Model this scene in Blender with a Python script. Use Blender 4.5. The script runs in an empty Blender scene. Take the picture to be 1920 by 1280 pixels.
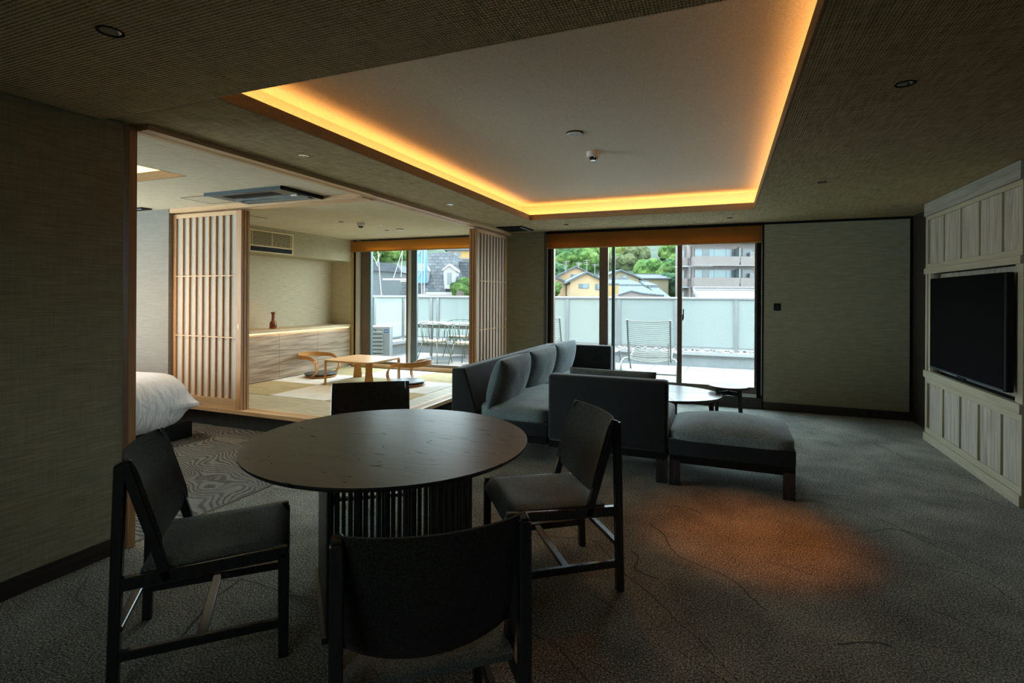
import bpy, bmesh, math, random
from mathutils import Vector, Matrix, noise
sc = bpy.context.scene
COL = sc.collection
PI = math.pi
R = math.radians
# ---------------------------------------------------------------- camera
H = 1.40
cam_d = bpy.data.cameras.new('camera')
cam = bpy.data.objects.new('camera', cam_d)
COL.objects.link(cam)
cam_d.sensor_width = 36.0
cam_d.lens = 984.67 / 1920 * 36.0
cam_d.shift_y = -(640 - 554.66) / 1920
cam_d.clip_start = 0.05
cam_d.clip_end = 2000
cam.location = (0, 0, H)
YAW, ROLL = R(22.005), R(0.3035)
cam.matrix_world = Matrix.Translation((0, 0, H)) @ Matrix.Rotation(YAW, 4, 'Z') @ Matrix.Rotation(PI/2, 4, 'X') @ Matrix.Rotation(ROLL, 4, 'Z')
sc.camera = cam
# ---------------------------------------------------------------- sky, exposure, lights
world = bpy.data.worlds.new('overcast_sky')
sc.world = world
world.use_nodes = True
wn = world.node_tree.nodes
wl = world.node_tree.links
bg = wn['Background']
tc = wn.new('ShaderNodeTexCoord'); sx = wn.new('ShaderNodeSeparateXYZ'); rp = wn.new('ShaderNodeValToRGB')
wl.new(tc.outputs['Generated'], sx.inputs[0]); wl.new(sx.outputs['Z'], rp.inputs[0]); wl.new(rp.outputs[0], bg.inputs[0])
rp.color_ramp.elements[0].position = 0.0; rp.color_ramp.elements[0].color = (0.78, 0.92, 0.98, 1)
rp.color_ramp.elements[1].position = 1.0; rp.color_ramp.elements[1].color = (0.57, 0.80, 0.99, 1)
bg.inputs[1].default_value = 12.0
try:
    world.cycles.sampling_method = 'AUTOMATIC'
except Exception:
    pass
sc.view_settings.view_transform = 'Standard'
sc.view_settings.look = 'None'
sc.view_settings.gamma = 1.0
sc.view_settings.exposure = 0.0
sc.view_settings.use_curve_mapping = False
cy = sc.cycles
cy.use_denoising = True
try:
    cy.denoiser = 'OPENIMAGEDENOISE'
except Exception:
    pass
cy.max_bounces = 10
cy.diffuse_bounces = 6
cy.glossy_bounces = 4
cy.transmission_bounces = 8
cy.transparent_max_bounces = 16
cy.caustics_reflective = False
cy.caustics_refractive = False
cy.sample_clamp_indirect = 4.0

def area(name, loc, rot, sx_, sy_, energy, color, portal=False):
    l = bpy.data.lights.new(name, 'AREA')
    l.shape = 'RECTANGLE'; l.size = sx_; l.size_y = sy_; l.energy = energy; l.color = color
    if portal:
        l.cycles.is_portal = True
    o = bpy.data.objects.new(name, l); COL.objects.link(o)
    o.location = loc; o.rotation_euler = rot
    return o
def spot(name, loc, target, energy, color, size, blend=0.6, rad=0.03):
    l = bpy.data.lights.new(name, 'SPOT')
    l.energy = energy; l.color = color; l.spot_size = R(size); l.spot_blend = blend; l.shadow_soft_size = rad
    o = bpy.data.objects.new(name, l); COL.objects.link(o)
    o.location = loc
    o.rotation_euler = (Vector(target) - Vector(loc)).to_track_quat('-Z', 'Y').to_euler()
    return o
# sun veiled by cloud
sl = bpy.data.lights.new('veiled_sun', 'SUN'); sl.energy = 9.0; sl.angle = R(12); sl.color = (1.0, 0.97, 0.9)
so = bpy.data.objects.new('veiled_sun', sl); COL.objects.link(so)
so.rotation_euler = Vector((0.25, 0.15, -1.0)).to_track_quat('-Z', 'Y').to_euler()
WIN_Y = 7.25
area('window_portal', (-0.99, WIN_Y + 0.16, 1.2), (R(-90), 0, 0), 2.8, 1.9, 1, (1, 1, 1), True)
area('window_portal', (-4.6, WIN_Y + 0.16, 1.2), (R(-90), 0, 0), 2.3, 1.9, 1, (1, 1, 1), True)
area('bedroom_window_portal', (-7.7, 0.9, 1.3), (0, R(-90), 0), 2.1, 4.6, 1, (1, 1, 1), True)
area('added_fill_light', (-0.9, -1.4, 2.28), (0, 0, 0), 1.2, 0.6, 9, (0.85, 0.97, 1.0))  # unseen fill added behind the camera to lift the dark near chairs
WARM = (1.0, 0.46, 0.13)
COVE = 8.0
# LED strips lying on the ledge of the ceiling recess
CX0, CX1, CY0, CY1 = -2.24, 0.287, 1.77, 6.12
area('cove_led', (CX0 - 0.09, (CY0 + CY1) / 2, 2.385), (0, R(145), 0), 0.03, 4.5, COVE, WARM)
area('cove_led', (CX1 + 0.09, (CY0 + CY1) / 2, 2.385), (0, R(-145), 0), 0.03, 4.5, COVE, WARM)
area('cove_led', ((CX0 + CX1) / 2, CY1 + 0.09, 2.385), (R(148), 0, 0), 2.7, 0.03, COVE * 0.6, WARM)
area('cove_led', (-4.0 + 0.04, 1.8, 2.385), (0, R(-168), 0), 0.03, 2.0, 8.0, (1, 0.62, 0.25))
area('cove_led', (-5.0, 2.88 + 0.09, 2.385), (R(168), 0, 0), 2.0, 0.03, 10.0, (1, 0.62, 0.25))
area('counter_led', (-5.855, 5.65, 0.866), (0, R(35), 0), 0.01, 3.0, 2.0, (1, 0.72, 0.35))
spot('downlight_beam', (0.72, 2.765, 2.32), (0.18, 3.40, 0), 100, (1, 0.24, 0.01), 34, 1.0)
spot('downlight_beam', (-0.98, 3.58, 2.53), (-0.65, 2.1, 0), 24, (1, 0.34, 0.05), 62, 0.8)
spot('downlight_beam', (-5.75, 5.6, 1.955), (-6.05, 5.62, 0.9), 9, (1, 0.5, 0.2), 60, 0.8, 0.02)
spot('downlight_beam', (-4.544, 5.40, 2.32), (-4.7, 5.4, 0.2), 60, (1, 0.80, 0.56), 110, 0.9)
spot('downlight_beam', (-4.5, 6.32, 2.32), (-4.8, 6.2, 0.2), 45, (1, 0.80, 0.56), 110, 0.9)
spot('downlight_beam', (-5.2, 3.2, 2.32), (-5.3, 2.9, 0.5), 60, (1, 0.78, 0.6), 130, 0.9)
spot('bedside_beam', (-6.2, 2.6, 1.3), (-6.0, 3.9, 0.9), 38, (1, 0.50, 0.24), 120, 0.9, 0.06)
# ---------------------------------------------------------------- node helpers / materials
def nmat(name):
    m = bpy.data.materials.new(name); m.use_nodes = True
    nt = m.node_tree
    return m, nt, nt.nodes['Principled BSDF']
def coords(nt, space='Object', scale=(1, 1, 1), rot=(0, 0, 0)):
    n, l = nt.nodes, nt.links
    mp = n.new('ShaderNodeMapping'); mp.inputs['Scale'].default_value = scale; mp.inputs['Rotation'].default_value = rot
    if space == 'World':
        g = n.new('ShaderNodeNewGeometry'); l.new(g.outputs['Position'], mp.inputs[0])
    else:
        t = n.new('ShaderNodeTexCoord'); l.new(t.outputs[space], mp.inputs[0])
    return mp.outputs[0]
def ramp(nt, fac, stops, interp='LINEAR'):
    r = nt.nodes.new('ShaderNodeValToRGB'); cr = r.color_ramp; cr.interpolation = interp
    while len(cr.elements) < len(stops): cr.elements.new(0.5)
    for e, (p, c) in zip(cr.elements, stops):
        e.position = p; e.color = (*c, 1) if len(c) == 3 else c
    nt.links.new(fac, r.inputs[0]); return r.outputs[0]
def noise_t(nt, vec, scale, detail=3, rough=0.5, dist=0):
    t = nt.nodes.new('ShaderNodeTexNoise'); t.inputs['Scale'].default_value = scale; t.inputs['Detail'].default_value = detail
    t.inputs['Roughness'].default_value = rough; t.inputs['Distortion'].default_value = dist
    nt.links.new(vec, t.inputs['Vector']); return t.outputs['Fac']
def wave_t(nt, vec, scale, dist=0, direction='X', detail=2, dscale=1.0):
    t = nt.nodes.new('ShaderNodeTexWave'); t.bands_direction = direction; t.inputs['Scale'].default_value = scale
    t.inputs['Distortion'].default_value = dist; t.inputs['Detail'].default_value = detail; t.inputs['Detail Scale'].default_value = dscale
    nt.links.new(vec, t.inputs['Vector']); return t.outputs['Fac']
def mth(nt, op, a, b=None):
    m = nt.nodes.new('ShaderNodeMath'); m.operation = op
    for i, v in enumerate((a, b)):
        if v is None: continue
        if isinstance(v, (int, float)): m.inputs[i].default_value = v
        else: nt.links.new(v, m.inputs[i])
    return m.outputs[0]
def mixc(nt, fac, a, b, mode='MIX'):
    m = nt.nodes.new('ShaderNodeMix'); m.data_type = 'RGBA'; m.blend_type = mode
    for s, v in (('Factor', fac), ('A', a), ('B', b)):
        sock = [i for i in m.inputs if i.name == s and (i.type == ('VALUE' if s == 'Factor' else 'RGBA'))][0]
        if isinstance(v, (int, float)): sock.default_value = v
        elif isinstance(v, tuple): sock.default_value = (*v, 1)
        else: nt.links.new(v, sock)
    return [o for o in m.outputs if o.type == 'RGBA'][0]
def bump(nt, bs, h, strength=0.3, dist=0.01):
    b = nt.nodes.new('ShaderNodeBump'); b.inputs['Strength'].default_value = strength; b.inputs['Distance'].default_value = dist
    nt.links.new(h, b.inputs['Height']); nt.links.new(b.outputs[0], bs.inputs['Normal'])
def setp(bs, **k):
    names = dict(rough='Roughness', metal='Metallic', spec='Specular IOR Level', coat='Coat Weight', coatr='Coat Roughness', sheen='Sheen Weight')
    for a, v in k.items(): bs.inputs[names[a]].default_value = v

def m_plain(name, col, rough=0.6, metal=0, spec=0.5, var=0.12, scale=8.0, space='Object', bmp=0.0, bscale=60, sheen=0):
    m, nt, bs = nmat(name)
    v = coords(nt, space)
    f = noise_t(nt, v, scale, 3)
    c = ramp(nt, f, [(0.3, tuple(x * (1 - var) for x in col)), (0.7, tuple(min(1, x * (1 + var)) for x in col))])
    nt.links.new(c, bs.inputs['Base Color'])
    setp(bs, rough=rough, metal=metal, spec=spec, sheen=sheen)
    if bmp: bump(nt, bs, noise_t(nt, v, bscale, 2), bmp, 0.004)
    return m
def m_wood(name, dark, light, axis='X', scale=1.0, rough=0.5, contrast=(0.3, 0.7), spec=0.4, space='Object', bmp=0.15, fig=3.0):
    m, nt, bs = nmat(name)
    s = {'X': (0.6, 9, 9), 'Y': (9, 0.6, 9), 'Z': (9, 9, 0.6)}[axis]
    v = coords(nt, space, tuple(a * scale for a in s))
    a = noise_t(nt, v, 1.2, 4, 0.55, fig)
    s2 = {'X': (3, 160, 160), 'Y': (160, 3, 160), 'Z': (160, 160, 3)}[axis]
    v2 = coords(nt, space, tuple(a_ * scale for a_ in s2))
    b = noise_t(nt, v2, 1.0, 2)
    f = mth(nt, 'ADD', mth(nt, 'MULTIPLY', a, 0.72), mth(nt, 'MULTIPLY', b, 0.28))
    c = ramp(nt, f, [(contrast[0], dark), (contrast[1], light)])
    nt.links.new(c, bs.inputs['Base Color']); setp(bs, rough=rough, spec=spec)
    if bmp: bump(nt, bs, f, bmp, 0.002)
    return m

# woven straw wallpaper of the ceiling
def m_weave(name, dark, light, sc_=1.0, space='World', strength=0.5):
    m, nt, bs = nmat(name)
    v = coords(nt, space)
    n1 = noise_t(nt, coords(nt, space, (6, 60, 60)), 1.0, 2)
    n2 = noise_t(nt, coords(nt, space, (60, 6, 60)), 1.0, 2)
    wx = wave_t(nt, v, 34 * sc_, 1.2, 'X', 1, 6.0)
    wy = wave_t(nt, v, 26 * sc_, 1.2, 'Y', 1, 6.0)
    wz = wave_t(nt, v, 34 * sc_, 1.0, 'Z', 1, 6.0)
    g = mth(nt, 'MULTIPLY', mth(nt, 'ADD', wx, 0.25), mth(nt, 'ADD', mth(nt, 'MULTIPLY', wy, wz), 0.2))
    f = mth(nt, 'ADD', mth(nt, 'MULTIPLY', g, 0.7), mth(nt, 'MULTIPLY', mth(nt, 'ADD', n1, n2), 0.35))
    nt.links.new(ramp(nt, f, [(0.25, dark), (0.85, light)]), bs.inputs['Base Color'])
    setp(bs, rough=0.85, spec=0.15); bump(nt, bs, f, strength, 0.006)
    return m
def m_linen(name, dark, light, strength=0.25):
    m, nt, bs = nmat(name)
    f1 = noise_t(nt, coords(nt, 'World', (7, 7, 190)), 1.0, 3)
    f2 = noise_t(nt, coords(nt, 'World', (160, 160, 8)), 1.0, 2)
    f = mth(nt, 'ADD', mth(nt, 'MULTIPLY', f1, 0.75), mth(nt, 'MULTIPLY', f2, 0.25))
    nt.links.new(ramp(nt, f, [(0.3, dark), (0.7, light)]), bs.inputs['Base Color'])
    setp(bs, rough=0.9, spec=0.12); bump(nt, bs, f, strength, 0.003)
    return m
def flow(nt, ax, ay, amp, sc_, freq, seed=0, detail=2):
    """contours of a tilted plane bent by soft noise: long wandering lines of even width; gives 0..1 sawtooth"""
    g = nt.nodes.new('ShaderNodeNewGeometry'); sp = nt.nodes.new('ShaderNodeSeparateXYZ'); nt.links.new(g.outputs['Position'], sp.inputs[0])
    n = noise_t(nt, coords(nt, 'World'), sc_, detail, 0.5)
    n2 = noise_t(nt, coords(nt, 'World'), sc_ * 14, 2, 0.5)
    a = mth(nt, 'ADD', mth(nt, 'MULTIPLY', sp.outputs['X'], ax), mth(nt, 'MULTIPLY', sp.outputs['Y'], ay))
    a = mth(nt, 'ADD', a, mth(nt, 'MULTIPLY', n, amp)); a = mth(nt, 'ADD', a, mth(nt, 'MULTIPLY', n2, 0.035))
    return mth(nt, 'FRACT', mth(nt, 'ADD', mth(nt, 'MULTIPLY', a, freq), 50 + seed))
def m_carpet():
    m, nt, bs = nmat('carpet_pile')
    v = coords(nt, 'World')
    pile = noise_t(nt, v, 120, 3, 0.8)
    blot = noise_t(nt, v, 2.2, 4, 0.6)
    f1 = flow(nt, 0.25, 1.0, 1.5, 0.75, 2.3, 0.2)
    f2 = flow(nt, 0.7, 0.8, 1.8, 0.6, 1.6, 0.7)
    l1 = mth(nt, 'MULTIPLY', mth(nt, 'LESS_THAN', f1, 0.016), mth(nt, 'GREATER_THAN', noise_t(nt, coords(nt, 'World', (1, 1, 1), (0.3, 0, 0)), 2.0, 1), 0.5))
    l2 = mth(nt, 'MULTIPLY', mth(nt, 'LESS_THAN', f2, 0.012), mth(nt, 'GREATER_THAN', noise_t(nt, coords(nt, 'World', (1, 1, 1), (1.3, 0, 0)), 1.7, 1), 0.52))
    lines = mth(nt, 'MAXIMUM', l1, l2)
    f = mth(nt, 'ADD', mth(nt, 'MULTIPLY', pile, 0.82), mth(nt, 'MULTIPLY', blot, 0.18))
    c = ramp(nt, f, [(0.40, (0.02, 0.022, 0.018)), (0.5, (0.25, 0.255, 0.205)), (0.61, (0.90, 0.90, 0.76))])
    c2 = mixc(nt, mth(nt, 'MULTIPLY', lines, 0.8), c, (0.03, 0.033, 0.026))
    nt.links.new(c2, bs.inputs['Base Color']); setp(bs, rough=0.95, spec=0.08, sheen=0.2)
    bump(nt, bs, mth(nt, 'SUBTRACT', pile, mth(nt, 'MULTIPLY', lines, 0.8)), 1.0, 0.014)
    return m
def m_bedcarpet():
    m, nt, bs = nmat('rippled_carpet')
    w = flow(nt, 0.30, 0.95, 0.8, 1.9, 24.0, 0.3, 1)
    pile = noise_t(nt, coords(nt, 'World'), 140, 2, 0.7)
    gate = noise_t(nt, coords(nt, 'World', (1, 2.2, 1)), 2.6, 2)
    rid = ramp(nt, w, [(0.0, (0.28, 0.28, 0.28)), (0.16, (0.45, 0.45, 0.45)), (0.4, (1, 1, 1)), (0.85, (0.85, 0.85, 0.85)), (1.0, (0.35, 0.35, 0.35))])
    rid = mixc(nt, ramp(nt, gate, [(0.56, (0, 0, 0)), (0.66, (1, 1, 1))]), rid, (0.8, 0.8, 0.8))
    f = mth(nt, 'MULTIPLY', rid, mth(nt, 'ADD', mth(nt, 'MULTIPLY', pile, 0.8), 0.45))
    c = ramp(nt, f, [(0.1, (0.05, 0.05, 0.045)), (0.6, (0.19, 0.19, 0.175)), (1.0, (0.34, 0.34, 0.31))])
    nt.links.new(c, bs.inputs['Base Color']); setp(bs, rough=0.95, spec=0.08)
    bump(nt, bs, f, 0.9, 0.03)
    return m
def m_table():
    m, nt, bs = nmat('dark_oak_table_top')
    g = noise_t(nt, coords(nt, 'Object', (1.2, 120, 120)), 1.0, 3, 0.6)
    n = noise_t(nt, coords(nt, 'Object', (0.9, 7.0, 1)), 1.2, 1.5, 0.5)
    r_ = mth(nt, 'FRACT', mth(nt, 'MULTIPLY', n, 15))
    gate = noise_t(nt, coords(nt, 'Object', (1.3, 7, 1), (0, 0, 0.05)), 1.4, 2, 0.6)
    mark = mth(nt, 'MULTIPLY', mth(nt, 'LESS_THAN', r_, 0.08), mth(nt, 'GREATER_THAN', gate, 0.52))
    c = ramp(nt, g, [(0.3, (0.012, 0.013, 0.014)), (0.7, (0.036, 0.038, 0.038))])
    nt.links.new(mixc(nt, mark, c, (0.004, 0.004, 0.005)), bs.inputs['Base Color'])
    nt.links.new(mth(nt, 'SUBTRACT', 1.0, mth(nt, 'MULTIPLY', mark, 0.85)), bs.inputs['Specular IOR Level'])
    nt.links.new(mth(nt, 'ADD', mth(nt, 'MULTIPLY', g, 0.10), 0.29), bs.inputs['Roughness'])
    bump(nt, bs, mth(nt, 'SUBTRACT', g, mark), 0.12, 0.001)
    return m
def m_fabric(name, dark, light, scale=220, sheen=0.3, space='Object'):
    m, nt, bs = nmat(name)
    v = coords(nt, space)
    a = noise_t(nt, v, scale, 2, 0.7); b = noise_t(nt, v, 5, 3)
    f = mth(nt, 'ADD', mth(nt, 'MULTIPLY', a, 0.8), mth(nt, 'MULTIPLY', b, 0.2))
    nt.links.new(ramp(nt, f, [(0.35, dark), (0.65, light)]), bs.inputs['Base Color'])
    setp(bs, rough=0.9, spec=0.1, sheen=sheen); bump(nt, bs, a, 0.4, 0.002)
    return m
def m_glass():
    m = bpy.data.materials.new('window_glass'); m.use_nodes = True; nt = m.node_tree; nt.nodes.clear()
    o = nt.nodes.new('ShaderNodeOutputMaterial'); mx = nt.nodes.new('ShaderNodeMixShader')
    t = nt.nodes.new('ShaderNodeBsdfTransparent'); t.inputs[0].default_value = (0.97, 0.99, 0.98, 1)
    g = nt.nodes.new('ShaderNodeBsdfGlossy'); g.inputs['Roughness'].default_value = 0.02
    mx.inputs[0].default_value = 0.05
    nt.links.new(t.outputs[0], mx.inputs[1]); nt.links.new(g.outputs[0], mx.inputs[2]); nt.links.new(mx.outputs[0], o.inputs[0])
    return m
def m_wired():
    m = bpy.data.materials.new('wired_glass'); m.use_nodes = True; nt = m.node_tree; nt.nodes.clear()
    o = nt.nodes.new('ShaderNodeOutputMaterial'); mx = nt.nodes.new('ShaderNodeMixShader'); mw = nt.nodes.new('ShaderNodeMixShader')
    t = nt.nodes.new('ShaderNodeBsdfTransparent'); t.inputs[0].default_value = (0.97, 0.99, 0.98, 1)
    g = nt.nodes.new('ShaderNodeBsdfGlossy'); g.inputs['Roughness'].default_value = 0.02
    d = nt.nodes.new('ShaderNodeBsdfDiffuse'); d.inputs[0].default_value = (0.3, 0.33, 0.33, 1)
    mx.inputs[0].default_value = 0.05
    a = wave_t(nt, coords(nt, 'World', (1, 1, 1), (0, R(45), 0)), 14, 0, 'X', 0); b = wave_t(nt, coords(nt, 'World', (1, 1, 1), (0, R(-45), 0)), 14, 0, 'X', 0)
    w = mth(nt, 'GREATER_THAN', mth(nt, 'MAXIMUM', a, b), 0.985)
    nt.links.new(mth(nt, 'MULTIPLY', w, 0.22), mw.inputs[0])
    nt.links.new(t.outputs[0], mx.inputs[1]); nt.links.new(g.outputs[0], mx.inputs[2])
    nt.links.new(mx.outputs[0], mw.inputs[1]); nt.links.new(d.outputs[0], mw.inputs[2]); nt.links.new(mw.outputs[0], o.inputs[0])
    return m
def m_frost():
    m = bpy.data.materials.new('frosted_glass'); m.use_nodes = True; nt = m.node_tree; nt.nodes.clear()
    o = nt.nodes.new('ShaderNodeOutputMaterial'); mx = nt.nodes.new('ShaderNodeMixShader')
    t = nt.nodes.new('ShaderNodeBsdfTranslucent'); t.inputs[0].default_value = (0.48, 0.50, 0.485, 1)
    g = nt.nodes.new('ShaderNodeBsdfRefraction'); g.inputs['Roughness'].default_value = 0.42; g.inputs['IOR'].default_value = 1.15
    g.inputs[0].default_value = (0.80, 0.84, 0.82, 1)
    mx.inputs[0].default_value = 0.5
    nt.links.new(t.outputs[0], mx.inputs[1]); nt.links.new(g.outputs[0], mx.inputs[2]); nt.links.new(mx.outputs[0], o.inputs[0])
    return m
def m_paper(name, col, trans=0.5, speck=True, scale=1.0):
    m = bpy.data.materials.new(name); m.use_nodes = True; nt = m.node_tree; nt.nodes.clear()
    o = nt.nodes.new('ShaderNodeOutputMaterial'); mx = nt.nodes.new('ShaderNodeMixShader')
    t = nt.nodes.new('ShaderNodeBsdfTranslucent'); d = nt.nodes.new('ShaderNodeBsdfDiffuse')
    c = col
    v = coords(nt, 'Object')
    f = noise_t(nt, v, 60 * scale, 2)
    cc = ramp(nt, f, [(0.10, tuple(x * 0.45 for x in col)), (0.14, col)]) if speck else ramp(nt, wave_t(nt, v, 60 * scale, 0.3, 'Z', 1), [(0, tuple(x * 0.7 for x in col)), (1, col)])
    nt.links.new(cc, t.inputs[0]); nt.links.new(cc, d.inputs[0])
    mx.inputs[0].default_value = trans
    nt.links.new(d.outputs[0], mx.inputs[1]); nt.links.new(t.outputs[0], mx.inputs[2]); nt.links.new(mx.outputs[0], o.inputs[0])
    return m
def m_emit(name, col, s):
    m = bpy.data.materials.new(name); m.use_nodes = True; nt = m.node_tree; nt.nodes.clear()
    o = nt.nodes.new('ShaderNodeOutputMaterial'); e = nt.nodes.new('ShaderNodeEmission')
    e.inputs[0].default_value = (*col, 1); e.inputs[1].default_value = s; nt.links.new(e.outputs[0], o.inputs[0]); return m
def m_brick(name, c1, c2, mortar, w, h, space='Object', rot=(0, 0, 0), rough=0.7, ms=0.02):
    m, nt, bs = nmat(name)
    b = nt.nodes.new('ShaderNodeTexBrick'); b.inputs['Color1'].default_value = (*c1, 1); b.inputs['Color2'].default_value = (*c2, 1)
    b.inputs['Mortar'].default_value = (*mortar, 1); b.inputs['Scale'].default_value = 1.0; b.inputs['Brick Width'].default_value = w
    b.inputs['Row Height'].default_value = h; b.inputs['Mortar Size'].default_value = ms
    nt.links.new(coords(nt, space, (1, 1, 1), rot), b.inputs['Vector'])
    n = noise_t(nt, coords(nt, space), 3, 3)
    c = mixc(nt, 0.35, b.outputs['Color'], ramp(nt, n, [(0.3, tuple(x * 0.7 for x in c1)), (0.7, c2)]))
    nt.links.new(c, bs.inputs['Base Color']); setp(bs, rough=max(rough, 0.75), spec=0.15); bump(nt, bs, b.outputs['Fac'], -0.3, 0.02)
    return m

M = {}
M['ceiling'] = m_weave('woven_ceiling_paper', (0.12, 0.09, 0.04), (0.90, 0.72, 0.41), 0.8, 'World', 0.9)
M['ceil_bed'] = m_weave('woven_ceiling_paper_light', (0.34, 0.29, 0.20), (0.88, 0.78, 0.58), 1.3)
M['soffit'] = m_weave('woven_soffit_paper', (0.26, 0.22, 0.12), (0.62, 0.56, 0.38), 0.7)
M['ceil_plain'] = m_plain('smooth_ceiling', (0.62, 0.56, 0.38), 0.9, spec=0.1, var=0.05, space='World')
M['ceil_cove'] = m_plain('sparkle_ceiling_paper', (0.86, 0.80, 0.66), 0.75, spec=0.3, var=0.16, scale=190, space='World', bmp=0.2, bscale=250)
M['linen'] = m_linen('linen_wall_paper', (0.235, 0.23, 0.155), (0.40, 0.39, 0.285))
M['linen_light'] = m_linen('pale_linen_wall_paper', (0.50, 0.43, 0.28), (0.70, 0.62, 0.44))
M['linen_grey'] = m_linen('grey_linen_wall_paper', (0.22, 0.21, 0.185), (0.29, 0.28, 0.25))
M['carpet'] = m_carpet()
M['bedcarpet'] = m_bedcarpet()
M['darkwood'] = m_wood('dark_skirting_wood', (0.018, 0.014, 0.010), (0.05, 0.038, 0.028), 'Y', 1, 0.5)
M['black'] = m_plain('black_paint', (0.010, 0.010, 0.010), 0.65, spec=0.12, var=0.2)
M['blackwood'] = m_wood('black_stained_wood', (0.009, 0.012, 0.015), (0.026, 0.032, 0.037), 'Z', 1.5, 0.26, spec=0.8, bmp=0.1)
M['riser'] = m_plain('dark_grey_riser', (0.075, 0.078, 0.08), 0.9, spec=0.1, var=0.15)
M['hinoki'] = m_wood('pale_cypress_wood', (0.52, 0.31, 0.15), (0.74, 0.51, 0.29), 'X', 1.2, 0.5)
M['hinoki_y'] = m_wood('pale_cypress_wood_long', (0.52, 0.31, 0.15), (0.74, 0.51, 0.29), 'Y', 1.2, 0.5)
M['hinoki_z'] = m_wood('pale_cypress_wood_upright', (0.40, 0.20, 0.08), (0.60, 0.36, 0.18), 'Z', 1.2, 0.5)
M['paper'] = m_paper('washi_paper', (0.82, 0.80, 0.74), 0.45)
M['blind'] = m_paper('amber_blind', (0.48, 0.20, 0.05), 0.45, False, 1.2)
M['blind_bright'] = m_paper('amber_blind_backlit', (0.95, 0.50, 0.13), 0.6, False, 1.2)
M['cab'] = m_wood('greyed_walnut_veneer', (0.20, 0.135, 0.08), (0.46, 0.37, 0.27), 'Y', 0.55, 0.5, (0.36, 0.64), fig=5.0)
M['counter'] = m_wood('pale_ash_counter', (0.48, 0.36, 0.20), (0.66, 0.53, 0.34), 'Y', 1, 0.45)
M['tvpanel'] = m_wood('grey_oak_panel', (0.28, 0.255, 0.20), (0.66, 0.61, 0.52), 'Z', 0.8, 0.5, (0.34, 0.66), fig=4.0)
M['tvframe'] = m_wood('olive_ash_frame', (0.40, 0.37, 0.26), (0.56, 0.52, 0.38), 'Y', 1.4, 0.5)
M['tvframe_z'] = m_wood('olive_ash_frame_upright', (0.40, 0.37, 0.26), (0.56, 0.52, 0.38), 'Z', 1.4, 0.5)
M['tvcorn'] = m_wood('grey_ash_cornice', (0.26, 0.25, 0.21), (0.48, 0.46, 0.38), 'Y', 0.8, 0.5)
M['sofa'] = m_fabric('charcoal_upholstery_lit', (0.055, 0.082, 0.088), (0.33, 0.43, 0.44), 170)  # lit copy of the sofa charcoal, window light put into its colour
M['sofa_cush'] = m_fabric('charcoal_cushion_shaded', (0.03, 0.046, 0.050), (0.17, 0.225, 0.23), 170)  # cushion copy of the sofa charcoal, darkened to carry their shade
M['sofa_shaded'] = m_fabric('charcoal_upholstery_shaded', (0.008, 0.011, 0.012), (0.028, 0.037, 0.038), 170)  # same charcoal, shade on faces turned from the window put into colour
M['chairfab'] = m_fabric('dark_chair_wool_lit', (0.035, 0.046, 0.045), (0.23, 0.28, 0.27), 200, 0.15)  # seat copy of the chair wool, lightened for the light on it
M['chairback'] = m_fabric('dark_chair_wool_shaded', (0.016, 0.019, 0.017), (0.07, 0.075, 0.068), 200, 0.1)  # same wool for the backs, their shade put into the colour
M['tabletop'] = m_table()
M['walnut'] = m_wood('walnut_low_table', (0.035, 0.020, 0.012), (0.11, 0.065, 0.045), 'X', 1, 0.28, spec=0.5)
M['oakwarm'] = m_wood('honey_oak_plywood', (0.40, 0.17, 0.04), (0.62, 0.32, 0.10), 'X', 1.5, 0.35)
M['oaktop'] = m_wood('honey_oak_top', (0.50, 0.28, 0.11), (0.70, 0.46, 0.24), 'X', 1.2, 0.35)
M['alum'] = m_plain('bronze_aluminium', (0.16, 0.12, 0.085), 0.4, 0.6, var=0.05)
M['alum_l'] = m_plain('pale_aluminium', (0.62, 0.62, 0.60), 0.4, 0.2, var=0.04)
M['alum_g'] = m_plain('grey_green_aluminium', (0.10, 0.13, 0.13), 0.4, 0.4, var=0.05)
M['gold'] = m_plain('brass_trim', (0.55, 0.40, 0.15), 0.4, 0.3, var=0.05)
M['glass'] = m_glass(); M['wired'] = m_wired(); M['frost'] = m_frost()
M['white'] = m_plain('white_paint', (0.80, 0.80, 0.78), 0.5, var=0.04)
M['bedlinen'] = m_plain('white_bed_linen', (0.78, 0.80, 0.84), 0.85, spec=0.15, var=0.03, scale=3)
_b = M['bedlinen'].node_tree; bump(_b, _b.nodes['Principled BSDF'], noise_t(_b, coords(_b, 'Object', (1.2, 9, 3), (0.3, 0.2, 0.5)), 1.6, 4, 0.6, 0.8), 0.7, 0.035)
M['rail'] = m_plain('pale_grey_rail', (0.20, 0.203, 0.20), 0.45, 0.2, var=0.05)
M['curb'] = m_plain('parapet_render', (0.25, 0.26, 0.255), 0.8, var=0.1, scale=4)
M['curbtop'] = m_plain('parapet_cap', (0.29, 0.29, 0.28), 0.7, var=0.06)
M['tile'] = m_plain('terrace_tile', (0.215, 0.212, 0.21), 0.6, var=0.16, scale=2.2, space='World')
M['tile2'] = m_plain('terrace_tile_warm', (0.20, 0.178, 0.162), 0.6, var=0.16, scale=2.2, space='World')
M['tat_a'] = m_linen('tatami_rush_pale', (0.66, 0.645, 0.60), (0.78, 0.765, 0.72), 0.1)
M['tat_b'] = m_linen('tatami_rush_straw', (0.38, 0.31, 0.16), (0.50, 0.42, 0.24), 0.1)
M['strip'] = m_wood('straw_floor_board', (0.36, 0.31, 0.18), (0.58, 0.52, 0.37), 'X', 3, 0.6, (0.4, 0.6))
M['leather'] = m_plain('dark_grey_leather', (0.055, 0.062, 0.065), 0.4, var=0.1)
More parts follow.
